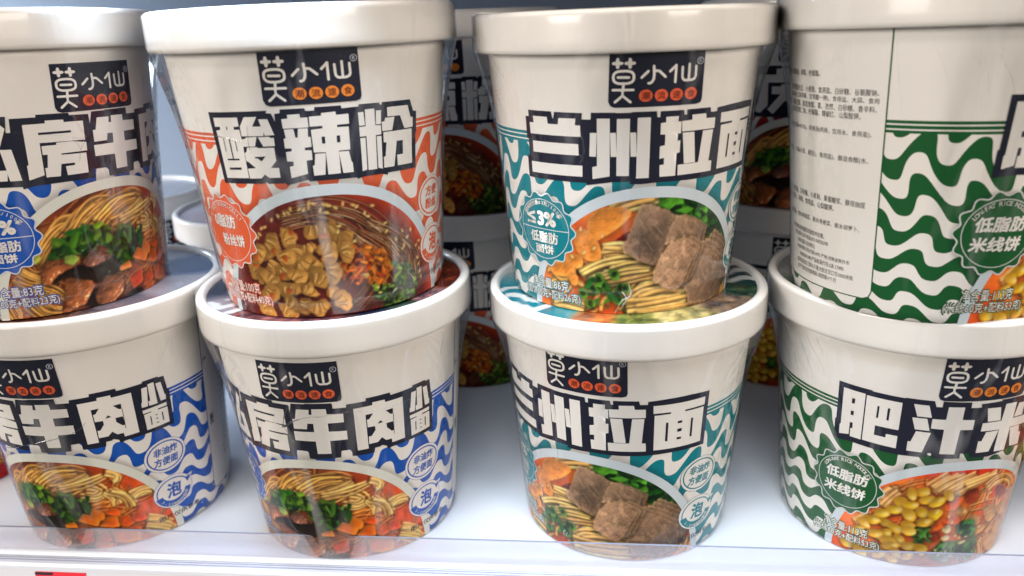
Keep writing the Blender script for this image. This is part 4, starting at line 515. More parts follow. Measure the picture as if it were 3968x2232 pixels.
def closed_band(pts, w):
    p = np.array(pts, float); d = np.roll(p, -1, 0) - np.roll(p, 1, 0); d /= np.hypot(d[:, 0], d[:, 1])[:, None] + 1e-9
    n = np.stack([-d[:, 1], d[:, 0]], 1) * w / 2
    V = [tuple(v) for pair in zip(p + n, p - n) for v in pair]; k = len(p)
    return (V, [(2 * i, 2 * ((i + 1) % k), 2 * ((i + 1) % k) + 1, 2 * i + 1) for i in range(k)])
TEXT = {}
def text(body, bold=0.0, res=3):
    key = (body, bold)
    if key in TEXT: return TEXT[key]
    if bold:                              # heavier weight: the same outline printed again around itself
        V0, F0 = text(body, 0); V, F = [], []
        n = 6 if bold < .05 else 10
        for rr in ((1,) if bold < .05 else (.5, 1)):
            for i in range(n):
                o = len(V); dx, dy = bold * rr * math.cos(2 * math.pi * i / n), bold * rr * math.sin(2 * math.pi * i / n)
                V += [(x + dx, y + dy) for x, y in V0]; F += [tuple(q + o for q in f) for f in F0]
        TEXT[key] = (V, F)
        return TEXT[key]
    cu = bpy.data.curves.new('t', 'FONT'); cu.body = body; cu.size = 1; cu.resolution_u = 2
    ob = bpy.data.objects.new('t', cu); COL.objects.link(ob); bpy.context.view_layer.update()
    me = bpy.data.meshes.new_from_object(ob.evaluated_get(bpy.context.evaluated_depsgraph_get()))
    V = [(v.co.x, v.co.y) for v in me.vertices]; F = [tuple(p.vertices) for p in me.polygons]
    bpy.data.objects.remove(ob); bpy.data.curves.remove(cu); bpy.data.meshes.remove(me)
    TEXT[key] = (V, F)
    return TEXT[key]
def put(t, x0, y0, x1, y1, shear=0.0):
    """fit text into the rectangle"""
    V, F = t
    a = np.array(V); lo, hi = a.min(0), a.max(0)
    out = []
    for vx, vy in V:
        u, v = (vx - lo[0]) / (hi[0] - lo[0] + 1e-9), (vy - lo[1]) / (hi[1] - lo[1] + 1e-9)
        yy = y0 + v * (y1 - y0)
        out.append((x0 + u * (x1 - x0) + shear * (yy - y0), yy))
    return (out, F)
def arc_text(body, cx, cy, r, size, a_mid, span, bold=.01, inward=False):
    """letters set one by one round a circle"""
    out = []; n = len(body)
    for i, ch in enumerate(body):
        if ch == ' ': continue
        V, F = text(ch, bold)
        a = np.array(V); w = a[:, 0].max() - a[:, 0].min(); c = (a[:, 0].max() + a[:, 0].min()) / 2
        t = (i + .5) / n - .5
        ang = R(a_mid - t * span) if not inward else R(a_mid + t * span)
        rot = ang - math.pi / 2 if not inward else ang + math.pi / 2
        pts = []
        for vx, vy in V:
            px, py = (vx - c) * size, (vy - .36) * size
            pts.append((cx + r * math.cos(ang) + px * math.cos(rot) - py * math.sin(rot), cy + r * math.sin(ang) + px * math.sin(rot) + py * math.cos(rot)))
        out.append((pts, F))
    return out
# ============================================================== printed artwork
def bowl_y(x, top=50.6, half=50.3):
    t = max(0.0, 1 - (abs(x) / half) ** 2.25)
    return top * t ** .60
FOOD_IMG = {}
def food_mesh(flv, dv):
    if flv not in FOOD_IMG:
        im = np.clip(PAINTERS[flv](FOODS[flv]), 0, 1)
        im = (im[0::2, 0::2] + im[1::2, 0::2] + im[0::2, 1::2] + im[1::2, 1::2]) / 4
        FOOD_IMG[flv] = np.where(im <= .04045, im / 12.92, ((im + .055) / 1.055) ** 2.4)
    im = FOOD_IMG[flv]; h, w = im.shape[:2]; s = PS / 2
    X = PX0 + (np.arange(w) + .5) / s; Y = PY0 + (np.arange(h) + .5) / s
    top = np.array([bowl_y(x + 0.0, 47.2, 47.6) for x in X])
    inside = (Y[:, None] < top[None, :]) & (Y[:, None] + dv > .2)
    gx, gy = np.meshgrid(X, Y + dv)
    r = RB + (RT - RB) * gy / (HB * 1000) + 2 * 7e-5; a = gx / LR
    co3 = np.stack([r * np.sin(a), -r * np.cos(a), gy / 1000], -1).reshape(-1, 3)
    idx = np.arange(h * w).reshape(h, w)
    q = inside[:-1, :-1] & inside[1:, :-1] & inside[:-1, 1:] & inside[1:, 1:]
    f = np.stack([idx[:-1, :-1][q], idx[:-1, 1:][q], idx[1:, 1:][q], idx[1:, :-1][q]], 1)
    used = np.unique(f); remap = np.full(h * w, -1); remap[used] = np.arange(len(used))
    f = remap[f]; vv = co3[used]; cc = im.reshape(-1, 3)[used]
    me = bpy.data.meshes.new('bowl_picture')
    me.vertices.add(len(vv)); me.vertices.foreach_set('co', vv.astype(np.float32).ravel())
    me.loops.add(f.size); me.loops.foreach_set('vertex_index', f.astype(np.int32).ravel())
    me.polygons.add(len(f)); me.polygons.foreach_set('loop_start', np.arange(0, f.size, 4, dtype=np.int32)); me.polygons.foreach_set('use_smooth', np.ones(len(f), bool))
    me.update(calc_edges=True)
    at = me.color_attributes.new('print', 'FLOAT_COLOR', 'POINT')
    at.data.foreach_set('color', np.concatenate([cc, np.ones((len(cc), 1))], 1).astype(np.float32).ravel())
    me.materials.append(M_food)
    return me
def bowl_rim_shape():
    xs = [50.3 * math.sin(R(t)) for t in np.linspace(-90, 90, 121)]
    V, F = [], []
    for x in xs:
        V.append((x, bowl_y(x))); xi = x * 46.9 / 50.3; V.append((xi, bowl_y(xi, 46.6, 46.9)))
    for i in range(len(xs) - 1): F.append((2 * i, 2 * i + 1, 2 * i + 3, 2 * i + 2))
    return (V, F)
def scallop(cx, cy, r, amp, n=14, ph=.3): return [(cx + (r + amp * math.cos(n * t + ph)) * math.cos(t) * 1.02, cy + (r + amp * math.cos(n * t + ph)) * math.sin(t)) for t in np.linspace(0, 2 * math.pi, 168, endpoint=False)]
INFO = dict(
    orange=dict(arc='0 FAT VERMICELLI', rows=['0脂肪', '粉丝饼'], stamp=['方便', '粉丝'], net='净含量:100克', sub='(粉丝60克+配料40克)'),
    teal=dict(arc='面饼脂肪含量≤3克/100克', rows=['≤3%*', '低脂肪', '面饼'], stamp=['非油炸', '方便面'], net='净含量:86克', sub='(面饼60克+配料26克)'),
    blue=dict(arc='面饼脂肪含量≤3克/100克', rows=['≤3%*', '低脂肪', '面饼'], stamp=['非油炸', '方便面'], net='净含量:83克', sub='(面饼60克+配料23克)'),
    green=dict(arc='LOW-FAT RICE NOODLES', rows=['低脂肪', '米线饼'], stamp=['非油炸', '方便面'], net='净含量:113克', sub='(米线60克+配料53克)'),
    red=dict(arc='面饼脂肪含量≤3克/100克', rows=['≤3%*', '低脂肪', '面饼'], stamp=['非油炸', '方便面'], net='净含量:90克', sub='(面饼60克+配料30克)'))
TITLE_CUTS = dict(orange=[-12, 12.5], teal=[-24, 0, 24], blue=[-38, -13.5, 10.5, 36], green=[-22, 3], red=[-28.5, 1, 26])
LOGO_DY = dict(orange=0, teal=0, blue=-1.0, green=-1.3, red=0)
INGREDIENTS = [(83.0, 1.9, '麦芽糊精、谷氨酸钠、磷脂、柠檬酸。', -57), (77.6, 1.95, '非转基因大豆、小麦粉、食用盐、白砂糖、谷氨酸钠、', -35.2), (74.9, 1.95, '甜味剂(三氯蔗糖、甘草酸一钾)、食用盐、大蒜、食用', -35.0),
    (72.3, 1.95, '香辛料、郫县豆瓣、酿造食醋、姜、孜然、白砂糖、香辛料、', -35.5), (69.8, 1.95, '呈味核苷酸二钠、柠檬酸、辣椒红、山梨酸钾。', -40.5), (64.0, 2.0, '鸡肉添加量≥44.2%)、鸡骨汤(鸡骨、饮用水、食用盐)、', -36.5),
    (55.2, 2.1, '蚕豆、豌豆、大曲(大麦、豌豆)、食用盐)、酿造食醋(水、', -37), (40.2, 2.0, '大豆、食用盐、白砂糖、小麦粉、果葡糖浆、酵母抽提', -37), (37.2, 2.0, '白砂糖、饮用水、味精、食用盐、山梨酸钾。', -49), (31.2, 2.0, '食用盐)、脱水高丽菜、脱水青梗菜、脱水胡萝卜、', -38.4),
    (26.0, 1.7, '部分原料使用辐照杀菌技术处理。', -53), (23.6, 1.7, '食品有限公司 电话:021-54326290', -51), (21.0, 1.7, '5幢13层C1DE单元', -58), (18.4, 1.7, '食品有限公司(代码:XM) 产地:河南省焦作市', -41.4), (15.9, 1.7, '41082501398 产品标准代号:GB 17400', -43.6), (13.2, 1.7, '武陟县迎宾三路与子夏大街交叉口东3000米处', -39.6), (10.7, 1.7, '生产日期:见包装喷码 保质期:9个月', -46.8)]
CACHE = {}
def cached(key, fn):
    if key not in CACHE: CACHE[key] = fn()
    return CACHE[key]
def body_mesh(flv, dv):
    n = 256
    prof = [(RB - .0030, .0050), (RB - .0026, .0006), (RB - .0012, .0), (RB - .0003, .0006)] + [(rad(y), y / 1000) for y in np.linspace(1.2, HB * 1000 + 4, 30)] + [(RT - .004, HB + .005)]
    me = lathe('body', prof, n, M_wave[flv])
    uv = me.uv_layers.new(name='label')
    for p in me.polygons:
        i = p.index % n
        for li in p.loop_indices:
            vi = me.loops[li].vertex_index; j = vi % n
            if i == n - 1 and j == 0: j = n
            a = 2 * math.pi * j / n
            x = a * LR
            if x > 151 or (i >= n // 2): x -= 2 * math.pi * LR
            uv.data[li].uv = (x, me.vertices[vi].co.z * 1000 - dv)
    # closed base, set up inside the foot
    return me
def base_mesh():
    n = 64; r = RB - .0030
    V = [(0, 0, .005)] + [(r * math.sin(2 * math.pi * i / n), -r * math.cos(2 * math.pi * i / n), .005) for i in range(n)]
    return mesh('base_disc', V, [(0, 1 + (i + 1) % n, 1 + i) for i in range(n)], M_white)
def lid_mesh():
    h = HRIM; c = .0022
    prof = [(RT + .0003, -h + .0008), (RRIM - .0010, -h), (RRIM - .0002, -h + .0006), (RRIM, -h + .0018)]
    prof += [(RRIM - .0002 * t, -h + .0018 + (h - .0018 - c) * t) for t in (.25, .5, .75, 1)]
    prof += [(RRIM - .0002 - c * (1 - math.cos(t)), -c + c * math.sin(t)) for t in np.linspace(.2, math.pi / 2, 6)]
    prof += [(RRIM - .0030, .0), (RRIM - .0036, -.0004), (RRIM - .0041, -.0013), (RRIM - .0044, -.0022)]
    return lathe('lid', prof, 192, M_lid)
def lid_print(flv, variant):
    nt, rs = 240, [0, .01, .02, .03, .036, .040, .042, .0435, .045, .0465, .048, .0495, .051, .0520, .0530]
    stops = LID_STOPS[variant]
    rng = random.Random(variant)
    V, F, C = [], [], []
    for r in rs:
        for i in range(nt):
            a = 360 * i / nt - 180
            V.append((r * math.sin(R(a)), -r * math.cos(R(a)), -.0020))
            for k in range(len(stops)):
                if stops[k][0] > a: break
            s0, s1 = stops[k - 1], stops[k]
            t = min(1, max(0, (a - s0[0]) / max(1e-6, s1[0] - s0[0]))); t = 0 if t < .75 else (t - .75) * 4
            c = np.array(s0[1]) * (1 - t) + np.array(s1[1]) * t
            px, py = r * math.sin(R(a)) * 1000, -r * math.cos(R(a)) * 1000
            nz = LID_NOISE[int(px * 3 + 180), int(py * 3 + 180)]; nz2 = LID_NOISE[int(py * 3 + 180), int(180 - px * 3)]
            w = math.sin(py * .62 + 2.2 * math.sin(px * .33 + 1) + 1.5)
            if s0[2] == 'wave': c = np.array((.80, .80, .78)) if w > 0 else np.array(s0[1])
            elif s0[2] == 'food': c = c * (.45 + 1.1 * nz) + np.array((.5, .3, .1)) * (nz2 - .5) * .9
            else: c = c * (.92 + .1 * rng.random())
            C.append((*lin(np.clip(c, 0, 1)), 1))
    for j in range(len(rs) - 1):
        for i in range(nt):
            k = (i + 1) % nt
            F.append((j * nt + i, j * nt + k, (j + 1) * nt + k, (j + 1) * nt + i)[::-1])
    me = mesh('lid_picture', V, F, M_lidprint, True)
    at = me.color_attributes.new('print', 'FLOAT_COLOR', 'POINT')
    at.data.foreach_set('color', np.array(C, np.float32).ravel())
    return me
NAVYS = (.12, .13, .20)
LID_NOISE = fbm(np.random.default_rng(4), 361, 361, 9, 3)
LID_STOPS = {
    'A': [(-180, (.45, .50, .58), 'plain'), (-90, (.30, .38, .55), 'wave'), (-40, (.35, .20, .15), 'food'), (40, (.45, .42, .46), 'plain'), (70, (.62, .62, .66), 'plain'), (110, (.26, .34, .50), 'plain'), (150, (.55, .57, .62), 'plain'), (181, (.45, .50, .58), 'plain')],
    'B': [(-180, (.50, .52, .56), 'plain'), (-100, NAVYS, 'plain'), (-58, (.55, .50, .52), 'wave'), (-35, (.42, .26, .28), 'food'), (0, (.38, .22, .24), 'food'), (28, (.12, .14, .22), 'plain'), (42, (.14, .22, .20), 'food'), (58, (.50, .36, .36), 'food'), (80, (.40, .16, .12), 'food'), (125, (.22, .12, .10), 'food'), (181, (.50, .52, .56), 'plain')],
    'C': [(-180, (.70, .69, .68), 'plain'), (-82, (.09, .45, .50), 'wave'), (-40, (.10, .50, .55), 'plain'), (-26, (.70, .38, .20), 'food'), (-6, (.34, .38, .18), 'food'), (14, (.66, .62, .40), 'food'), (44, (.46, .38, .32), 'food'), (70, (.16, .26, .20), 'food'), (86, (.09, .24, .26), 'wave'), (150, (.45, .48, .50), 'plain'), (181, (.70, .69, .68), 'plain')],
    'D': [(-180, (.60, .60, .60), 'plain'), (-70, (.10, .24, .14), 'wave'), (0, (.70, .36, .16), 'food'), (60, (.60, .56, .52), 'plain'), (181, (.60, .60, .60), 'plain')],
    'E': [(-180, (.74, .74, .77), 'plain'), (-60, (.70, .62, .66), 'plain'), (60, (.66, .66, .70), 'plain'), (181, (.74, .74, .77), 'plain')]}
def film_r(z, zr):
    k = max(0, (z - .052) / (zr - .052)); r0 = rad(z * 1000) + .00075
    return r0 + (RRIM + .0001 - r0) * min(1, k) ** 2.6
def random_creases(seed):
    rng = random.Random(seed * 7 + 1); out = []
    for q in range(15):                    # pulled folds hanging from the rim
        x = rng.choice((-1, 1)) * rng.uniform(54, 82); y = 95.0; l = rng.uniform(8, 24); s = rng.uniform(-.25, .25) + (.22 if x > 0 else -.22) * -1
        out.append(([(x, y), (x + s * l * .3 + rng.uniform(-.5, .5), y - l * .35), (x + s * l * .8, y - l * .7), (x + s * l, y - l)], rng.uniform(.05, .16)))
    for q in range(12):                    # crumpled film round the foot
        x = rng.uniform(-75, 75); y = rng.uniform(1, 9); l = rng.uniform(2, 7)
        out.append(([(x, y), (x + rng.uniform(-2, 2), y + l * .4), (x + rng.uniform(-3, 3), y + l)], rng.uniform(.08, .28)))
    for q in range(2):                     # long thin stretch lines
        x = rng.uniform(-70, 70); y = rng.uniform(30, 60); l = rng.uniform(14, 34); s = rng.uniform(-.12, .12)
        out.append(([(x, y), (x + s * l * .5 + .6, y - l * .5), (x + s * l, y - l)], rng.uniform(.05, .11)))
    return out
def film_mesh(seed, dh, crumple=1.0):
    rng = np.random.default_rng(seed); n, nz = 160, 46
    lobes = [(rng.integers(2, 26), rng.random() * 6.3, rng.normal()) for _ in range(14)]
    zt = HC + dh; zr = HC - HRIM + dh
    V = []
    for j in range(nz):
        t = j / (nz - 1)
        if t < .10: z = zt - .0006 - (HRIM - .0006) * t / .10 ; base = RRIM + .00025
        else:
            u = (t - .10) / .90; z = zr * (1 - u) + .0010
            y = z * 1000
            b = rad(y) + .00075
            k = max(0, (z - .052) / (zr - .052)); base = b + (RRIM + .0001 - b) * k ** 2.6
        A = 2 * np.pi * np.arange(n) / n
        w = sum(c * np.sin(f * A + p + 3 * t * (f % 3 - 1)) for f, p, c in lobes) / 4
        if t < .10: d = w * 0
        else:
            k = min(1, (t - .10) / .12); u = (t - .10) / .90
            d = np.maximum(crumple * .00028 * w * k * (1.1 if u < .55 else .75), -.00045)
        r = base + d
        V += list(zip(r * np.sin(A), -r * np.cos(A), [z] * n))
    F = [(j * n + i, j * n + (i + 1) % n, (j + 1) * n + (i + 1) % n, (j + 1) * n + i)[::-1] for j in range(nz - 1) for i in range(n)]
    return mesh('shrink_wrap', V, F, M_film[seed % 3], True)
def seam_mesh(lines, dh, material):
    """creases of the film: thin raised beads that follow the wrapped surface (label mm)"""
    V, F = [], []
    for pts, w in lines:
        p = chaikin(np.array(pts), 2, False); o = len(V); rng = random.Random(len(V))
        for i, q in enumerate(p):
            d = p[min(i + 1, len(p) - 1)] - p[max(i - 1, 0)]; d = d / (np.hypot(*d) + 1e-9); nx, ny = -d[1], d[0]
            ww = w * (.4 + .9 * rng.random()) * min(1, .25 + 3 * min(i, len(p) - 1 - i) / len(p))
            base = 12
            for s, h in ((-1, base), (-.3, base + 6 * w), (.4, base + 5 * w), (1, base)):
                yy = q[1] + ny * ww * s; rr = film_r(yy / 1000, HC - HRIM + dh) + (h - 8) * 5e-5; aa = (q[0] + nx * ww * s) / LR
                V.append((rr * math.sin(aa), -rr * math.cos(aa), yy / 1000))
        for i in range(len(p) - 1):
            for k in range(3): F.append((o + 4 * i + k, o + 4 * i + k + 1, o + 4 * (i + 1) + k + 1, o + 4 * (i + 1) + k))
    return mesh('film_crease', V, F, material, True)
def star_shape(cx, cy, r):
    pts = []
    for i in range(32):
        a = 2 * math.pi * i / 32; k = abs(math.cos(2 * a)) ** 1.6
        pts.append((cx + r * (.42 + .58 * k) * math.cos(a), cy + r * (.42 + .58 * k) * math.sin(a)))
    return poly(pts)
def build_prints(e, flv, dv, detail=True, panels=()):
    K = (flv, round(dv, 2)); I = INFO[flv]; ly = dv + LOGO_DY[flv]
    # logo panel
    lp = link('logo_panel', cached((K, 'logo'), lambda: decal('logo_panel', [poly(LOGO['panel'])], 3, M_navy, ly)), e)
    def lettering(q):
        w = .82; sh = []
        for s in LOGO['strokes'][(0, 5, 8)[q]:(5, 8, 11)[q]]: sh += stroke(s, w)
        if q: return decal('logo_character', sh, 4, M_white, ly)
        (cx, cy), (_, ty), (rx, _) = LOGO['ring']; hx, hy = rx - cx, ty - cy
        pts = [(cx + hx * math.copysign(abs(math.cos(t)) ** .72, math.cos(t)), cy + hy * math.copysign(abs(math.sin(t)) ** .72, math.sin(t))) for t in np.linspace(0, 2 * math.pi, 56, endpoint=False)]
        sh.append(closed_band(pts, w))
        for c in LOGO['stars'][:2]: sh.append(star_shape(c[0], c[1], 1.75))
        return decal('logo_character', sh, 4, M_white, ly)
    for q in range(3): link('logo_character', cached((K, 'logol', q), lambda: lettering(q)), lp)
    if detail:
        def reg():
            (cx, cy), _ = LOGO['reg']
            return decal('registered_mark', [ring(cx, cy, 1.15, 1.15, .2, 28), put(text('R', .02), cx - .42, cy - .6, cx + .5, cy + .6)], 4, M_pale['blue'], ly)
        link('registered_mark', cached((K, 'reg'), reg), lp)
    for i, ch in enumerate('潮流速食'):
        cx, cy = LOGO['dots'][i]
        d = link('tagline_dot', cached((K, 'dot', i), lambda: decal('tagline_dot', [poly(circle(cx, cy, 2.15, 2.0)), ], 4, M_dot_o if flv in ('orange', 'green') else M_dot_r, ly)), lp)
        if detail: link('tagline_character', cached((K, 'dotc', i), lambda: decal('tagline_character', [put(text(ch, .012), cx - 1.3, cy - 1.25, cx + 1.3, cy + 1.3)], 5, M_brown, ly)), lp)
    # title
    T = TITLES[flv]
    tp = link('title_outline', cached((K, 'to'), lambda: decal('title_outline', [poly(p) for p in T[0]], 3, M_navy, dv)), e)
    cuts = [-1e9] + TITLE_CUTS[flv] + [1e9]
    for q in range(len(cuts) - 1):
        pick = lambda G: [poly(p) for p in G if cuts[q] <= sum(v[0] for v in p) / len(p) < cuts[q + 1]]
        def char():
            me = decal('title_character', pick(T[1]), 4, M_white, dv)
            if pick(T[2]):               # dark counters printed inside the same character
                c2 = decal('c', pick(T[2]), 5, M_navy, dv); bm = bmesh.new(); bm.from_mesh(me); n0 = len(bm.faces); bm.from_mesh(c2)
                bm.faces.ensure_lookup_table()
                for f in bm.faces[n0:]: f.material_index = 1
                bm.to_mesh(me); bm.free(); me.materials.append(M_navy); bpy.data.meshes.remove(c2)
            return me
        link('title_character', cached((K, 'tl', q), char), tp)
    # bowl picture
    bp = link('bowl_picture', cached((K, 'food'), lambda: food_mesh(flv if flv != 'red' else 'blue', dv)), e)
    link('bowl_rim', cached((K, 'rim'), lambda: decal('bowl_rim', [bowl_rim_shape()], 2.6, M_bowl_w if flv in ('blue', 'red') else M_bowl, dv)), bp)
    if not detail: return
    # scalloped badge
    bx, by = -42.6, 33.0
    bd = link('badge', cached((K, 'badge'), lambda: decal('badge', [poly(scallop(bx, by, 13.6, .8))], 4, M_halo[flv], dv)), e)
    def bline():
        sh = [closed_band(scallop(bx, by, 13.6, .8), .5), ring(bx, by, 12.0, 11.7, .3, 72)]
        if len(I['rows']) == 3: sh.append(([(bx - 11.8, by - .1), (bx + 11.8, by - .1), (bx + 11.8, by + .25), (bx - 11.8, by + .25)], [(0, 1, 2, 3)]))
        return decal('badge_line', sh, 5, M_pale[flv], dv)
    link('badge_line', cached((K, 'bl'), bline), bd)
    def btext():
        sh = arc_text(I['arc'], bx, by, 10.3, 1.9 if len(I['rows']) == 3 else 2.1, 90, 118 if len(I['rows']) == 3 else 124, .015)
        r = I['rows']
        if flv == 'orange': sh += [put(text(r[0], .035), bx - 7.6, by + 1.4, bx + 5.6, by + 6.6), put(text(r[1], .035), bx - 4.4, by - 5.6, bx + 8.4, by - .8)]
        elif len(r) == 3: sh += [put(text('≤', .02), bx - 8.2, by + 1.6, bx - 3.4, by + 6.6), put(text('3%', .05), bx - 2.4, by + 1.3, bx + 6.6, by + 7.0), put(text('*', .03), bx + 7.0, by + 5.0, bx + 8.4, by + 6.6), put(text(r[1], .035), bx - 7.0, by - 5.4, bx + 7.0, by - .9), put(text(r[2], .035), bx - 4.6, by - 9.7, bx + 4.8, by - 6.0)]
        else: sh += [put(text(r[0], .035), bx - 8.6, by + .6, bx + 8.4, by + 5.8, .1), put(text(r[1], .035), bx - 9.2, by - 6.2, bx + 7.8, by - 1.0, .1)]
        return decal('badge_lettering', sh, 6, M_white, dv)
    link('badge_lettering', cached((K, 'bt'), btext), bd)
    # two round stamps
    for k, (sx, sy) in enumerate(((47.0, 38.6), (47.8, 19.4))):
        st = link('stamp', cached((K, 'st', k), lambda: decal('stamp', [poly(circle(sx, sy, 9.3, 8.1, 56))] if k == 0 else [poly(circle(sx, sy, 9.2, 8.0, 56)), poly([(sx + 8.2, sy + 1.2), (sx + 10.2, sy + 5.2), (sx + 5.5, sy + 4.6)])], 4, M_white, dv)), e)
        def sline():
            sh = [ring(sx, sy, 9.4, 8.2, .16, 64)]
            if k == 0: sh.append(ring(sx, sy, 8.3, 7.1, .6, 64))
            else:
                sh.append(ring(sx, sy, 8.0, 6.9, .55, 50, 22, 195)); sh.append(ring(sx, sy, 8.6, 7.4, 3.0, 40, 192, 352))
                sh.append(poly([(sx + 6.0, sy + 3.8), (sx + 9.4, sy + 4.4), (sx + 7.2, sy + 1.4)]))
            return decal('stamp_ring', sh, 5, M_halo[flv], dv)
        link('stamp_ring', cached((K, 'sr', k), sline), st)
        def stext():
            r = I['stamp']
            if k == 0:
                hw = 5.4 if len(r[0]) == 3 else 4.6
                return decal('stamp_lettering', [put(text(r[0], .035), sx - hw, sy + .4, sx + hw, sy + 4.4, .12), put(text(r[1], .035), sx - hw - .4, sy - 4.6, sx + hw - .4, sy - .5, .12)], 5, M_halo[flv], dv)
            return decal('stamp_lettering', [put(text('泡', .04), sx - 3.4, sy - 2.9, sx + 3.6, sy + 4.6, .08)], 5, M_halo[flv], dv)
        link('stamp_lettering', cached((K, 'stt', k), stext), st)
        if k == 1: link('stamp_lettering', cached((K, 'stw', k), lambda: decal('stamp_lettering', arc_text('3-5分钟即可食用', sx, sy, 6.6, 2.0, 272, 132, .01, True), 6, M_white, dv)), st)
    # net weight, two rows with a coloured halo
    a, b = I['net'], I['sub']
    nw = link('net_weight_halo', cached((K, 'nh'), lambda: decal('net_weight_halo', [put(text(a, .075), -51.4, 8.9, -31.6, 13.9), put(text(b, .07), -56.6, 4.1, -26.6, 9.2)], 4, M_halo[flv], dv)), e)
    link('net_weight_lettering', cached((K, 'nl'), lambda: decal('net_weight_lettering', [put(text(a, .012), -51.0, 9.3, -32.0, 13.5), put(text(b, .012), -56.2, 4.5, -27.0, 8.8)], 5, M_white, dv)), nw)
    link('picture_note', cached((K, 'pn'), lambda: decal('picture_note', [put(text('图片仅供参考', .01), 39.2, 6.2, 59.8, 8.7)], 5, M_ink, dv)), e)
    # ingredient panels on both flanks
    for k, (x0, x1) in enumerate(((-150, -80.2), (71.5, 150))):
        if k not in panels: continue
        def pan():
            c = 3; p = [(x0, 108), (x0, 6.5), (x1 - c, 6.5), (x1 - .9, 7.4), (x1, 6.5 + c), (x1, 108)] if k == 0 else [(x1, 108), (x0, 108), (x0, 6.5 + c), (x0 + .9, 7.4), (x0 + c, 6.5), (x1, 6.5)]
            p = [(px, min(py, 97.5)) for px, py in p]
            return p
        pn = link('ingredient_panel', cached((K, 'ip', k), lambda: decal('ingredient_panel', [poly(pan())], 2, M_white, 0)), e)
        link('panel_border', cached((K, 'ib', k), lambda: decal('panel_border', sum([stroke([q0, q1], .42) for q0, q1 in zip(pan()[1 if k == 0 else 1:-1], pan()[2 if k == 0 else 2:])], []), 3, M_halo[flv], 0)), pn)
        def itext():
            sh = []
            if k == 0:
                for y, hgt, s, xr in INGREDIENTS:
                    xr = xr - 47.6; t = text(s, 0); w = (max(v[0] for v in t[0])) * hgt * .93
                    sh.append(put(t, xr - w, y - hgt * .5 - .1, xr, y + hgt * .5 + .1))
            else:
                for q in range(22): sh.append(put(text('配料表:小麦粉、食用盐、白砂糖、植物油、香辛料'[q % 5:], 0), 84, 86 - q * 3.2, 120 - (q * 7) % 12, 87.9 - q * 3.2))
                sh.append(put(text('产', .03), 72.3, 72, 74.6, 75))
                sh.append(put(text('营养成分', .03), 73.4, 40, 76.4, 46))
            return decal('ingredient_text', sh, 4, M_ink, 0)
        link('ingredient_text', cached((K, 'it', k), itext), pn)
def cup(flv, label, loc, M3, theta, dv=0.0, dh=0.0, lidv='E', seed=1, detail=True, group=None, creases=None, name='noodle_cup', panels=()):
    e = bpy.data.objects.new(name, None); COL.objects.link(e); e.empty_display_size = .02
    rot = Matrix(M3).to_4x4() @ Matrix.Rotation(theta / LR, 4, 'Z')
    rot.translation = Vector(loc); e.matrix_world = rot
    tag(e, label, 'noodle cup', group)
    b = link('body', cached((flv, round(dv, 2), 'body'), lambda: body_mesh(flv, dv)), e)
    link('base_disc', cached('base', base_mesh), b)
    build_prints(e, flv, dv, detail, panels)
    lid = link('lid', cached('lid', lid_mesh), e); lid.location = (0, 0, HC + dh)
    lpo = link('lid_picture', cached(('lidp', lidv), lambda: lid_print(flv, lidv)), lid)
    lpo.rotation_euler = (0, 0, -theta / LR)
    if detail:
        f = link('shrink_wrap', film_mesh(seed, dh), e)
        fc = link('film_crease', seam_mesh(random_creases(seed), dh, M_seam), f); fc['kind'] = 'stuff'
        if creases: link('film_fold', seam_mesh(creases, dh, M_seam_b), f)['kind'] = 'stuff'
    return e
# ============================================================== the setting
M_shelf = mat('shelf_white_enamel', (.68, .72, .78), .24, noise=.05, scale=30)
M_wall = mat('back_panel_grey_enamel', (.27, .30, .35), .45, noise=.03, scale=6)
M_rail = mat('price_rail_grey_plastic', (.52, .54, .60), .35)
M_railw = mat('price_rail_white_plastic', (.58, .62, .70), .25)
YF = 0.26102
def slab(name, lo, hi, material, kind='structure', bev=.0):
    o = link(name, box_mesh(name, lo, hi, material, bev)); o['kind'] = kind; return o
slab('shelf', (-.75, YF - .0015, -.028), (.75, .66, 0), M_shelf, bev=.0012)
slab('back_panel', (-.75, .66, -.03), (.75, .672, .44), M_wall)
slab('upper_shelf', (-.75, .235, .252), (.75, .66, .276), M_shelf, bev=.0012)
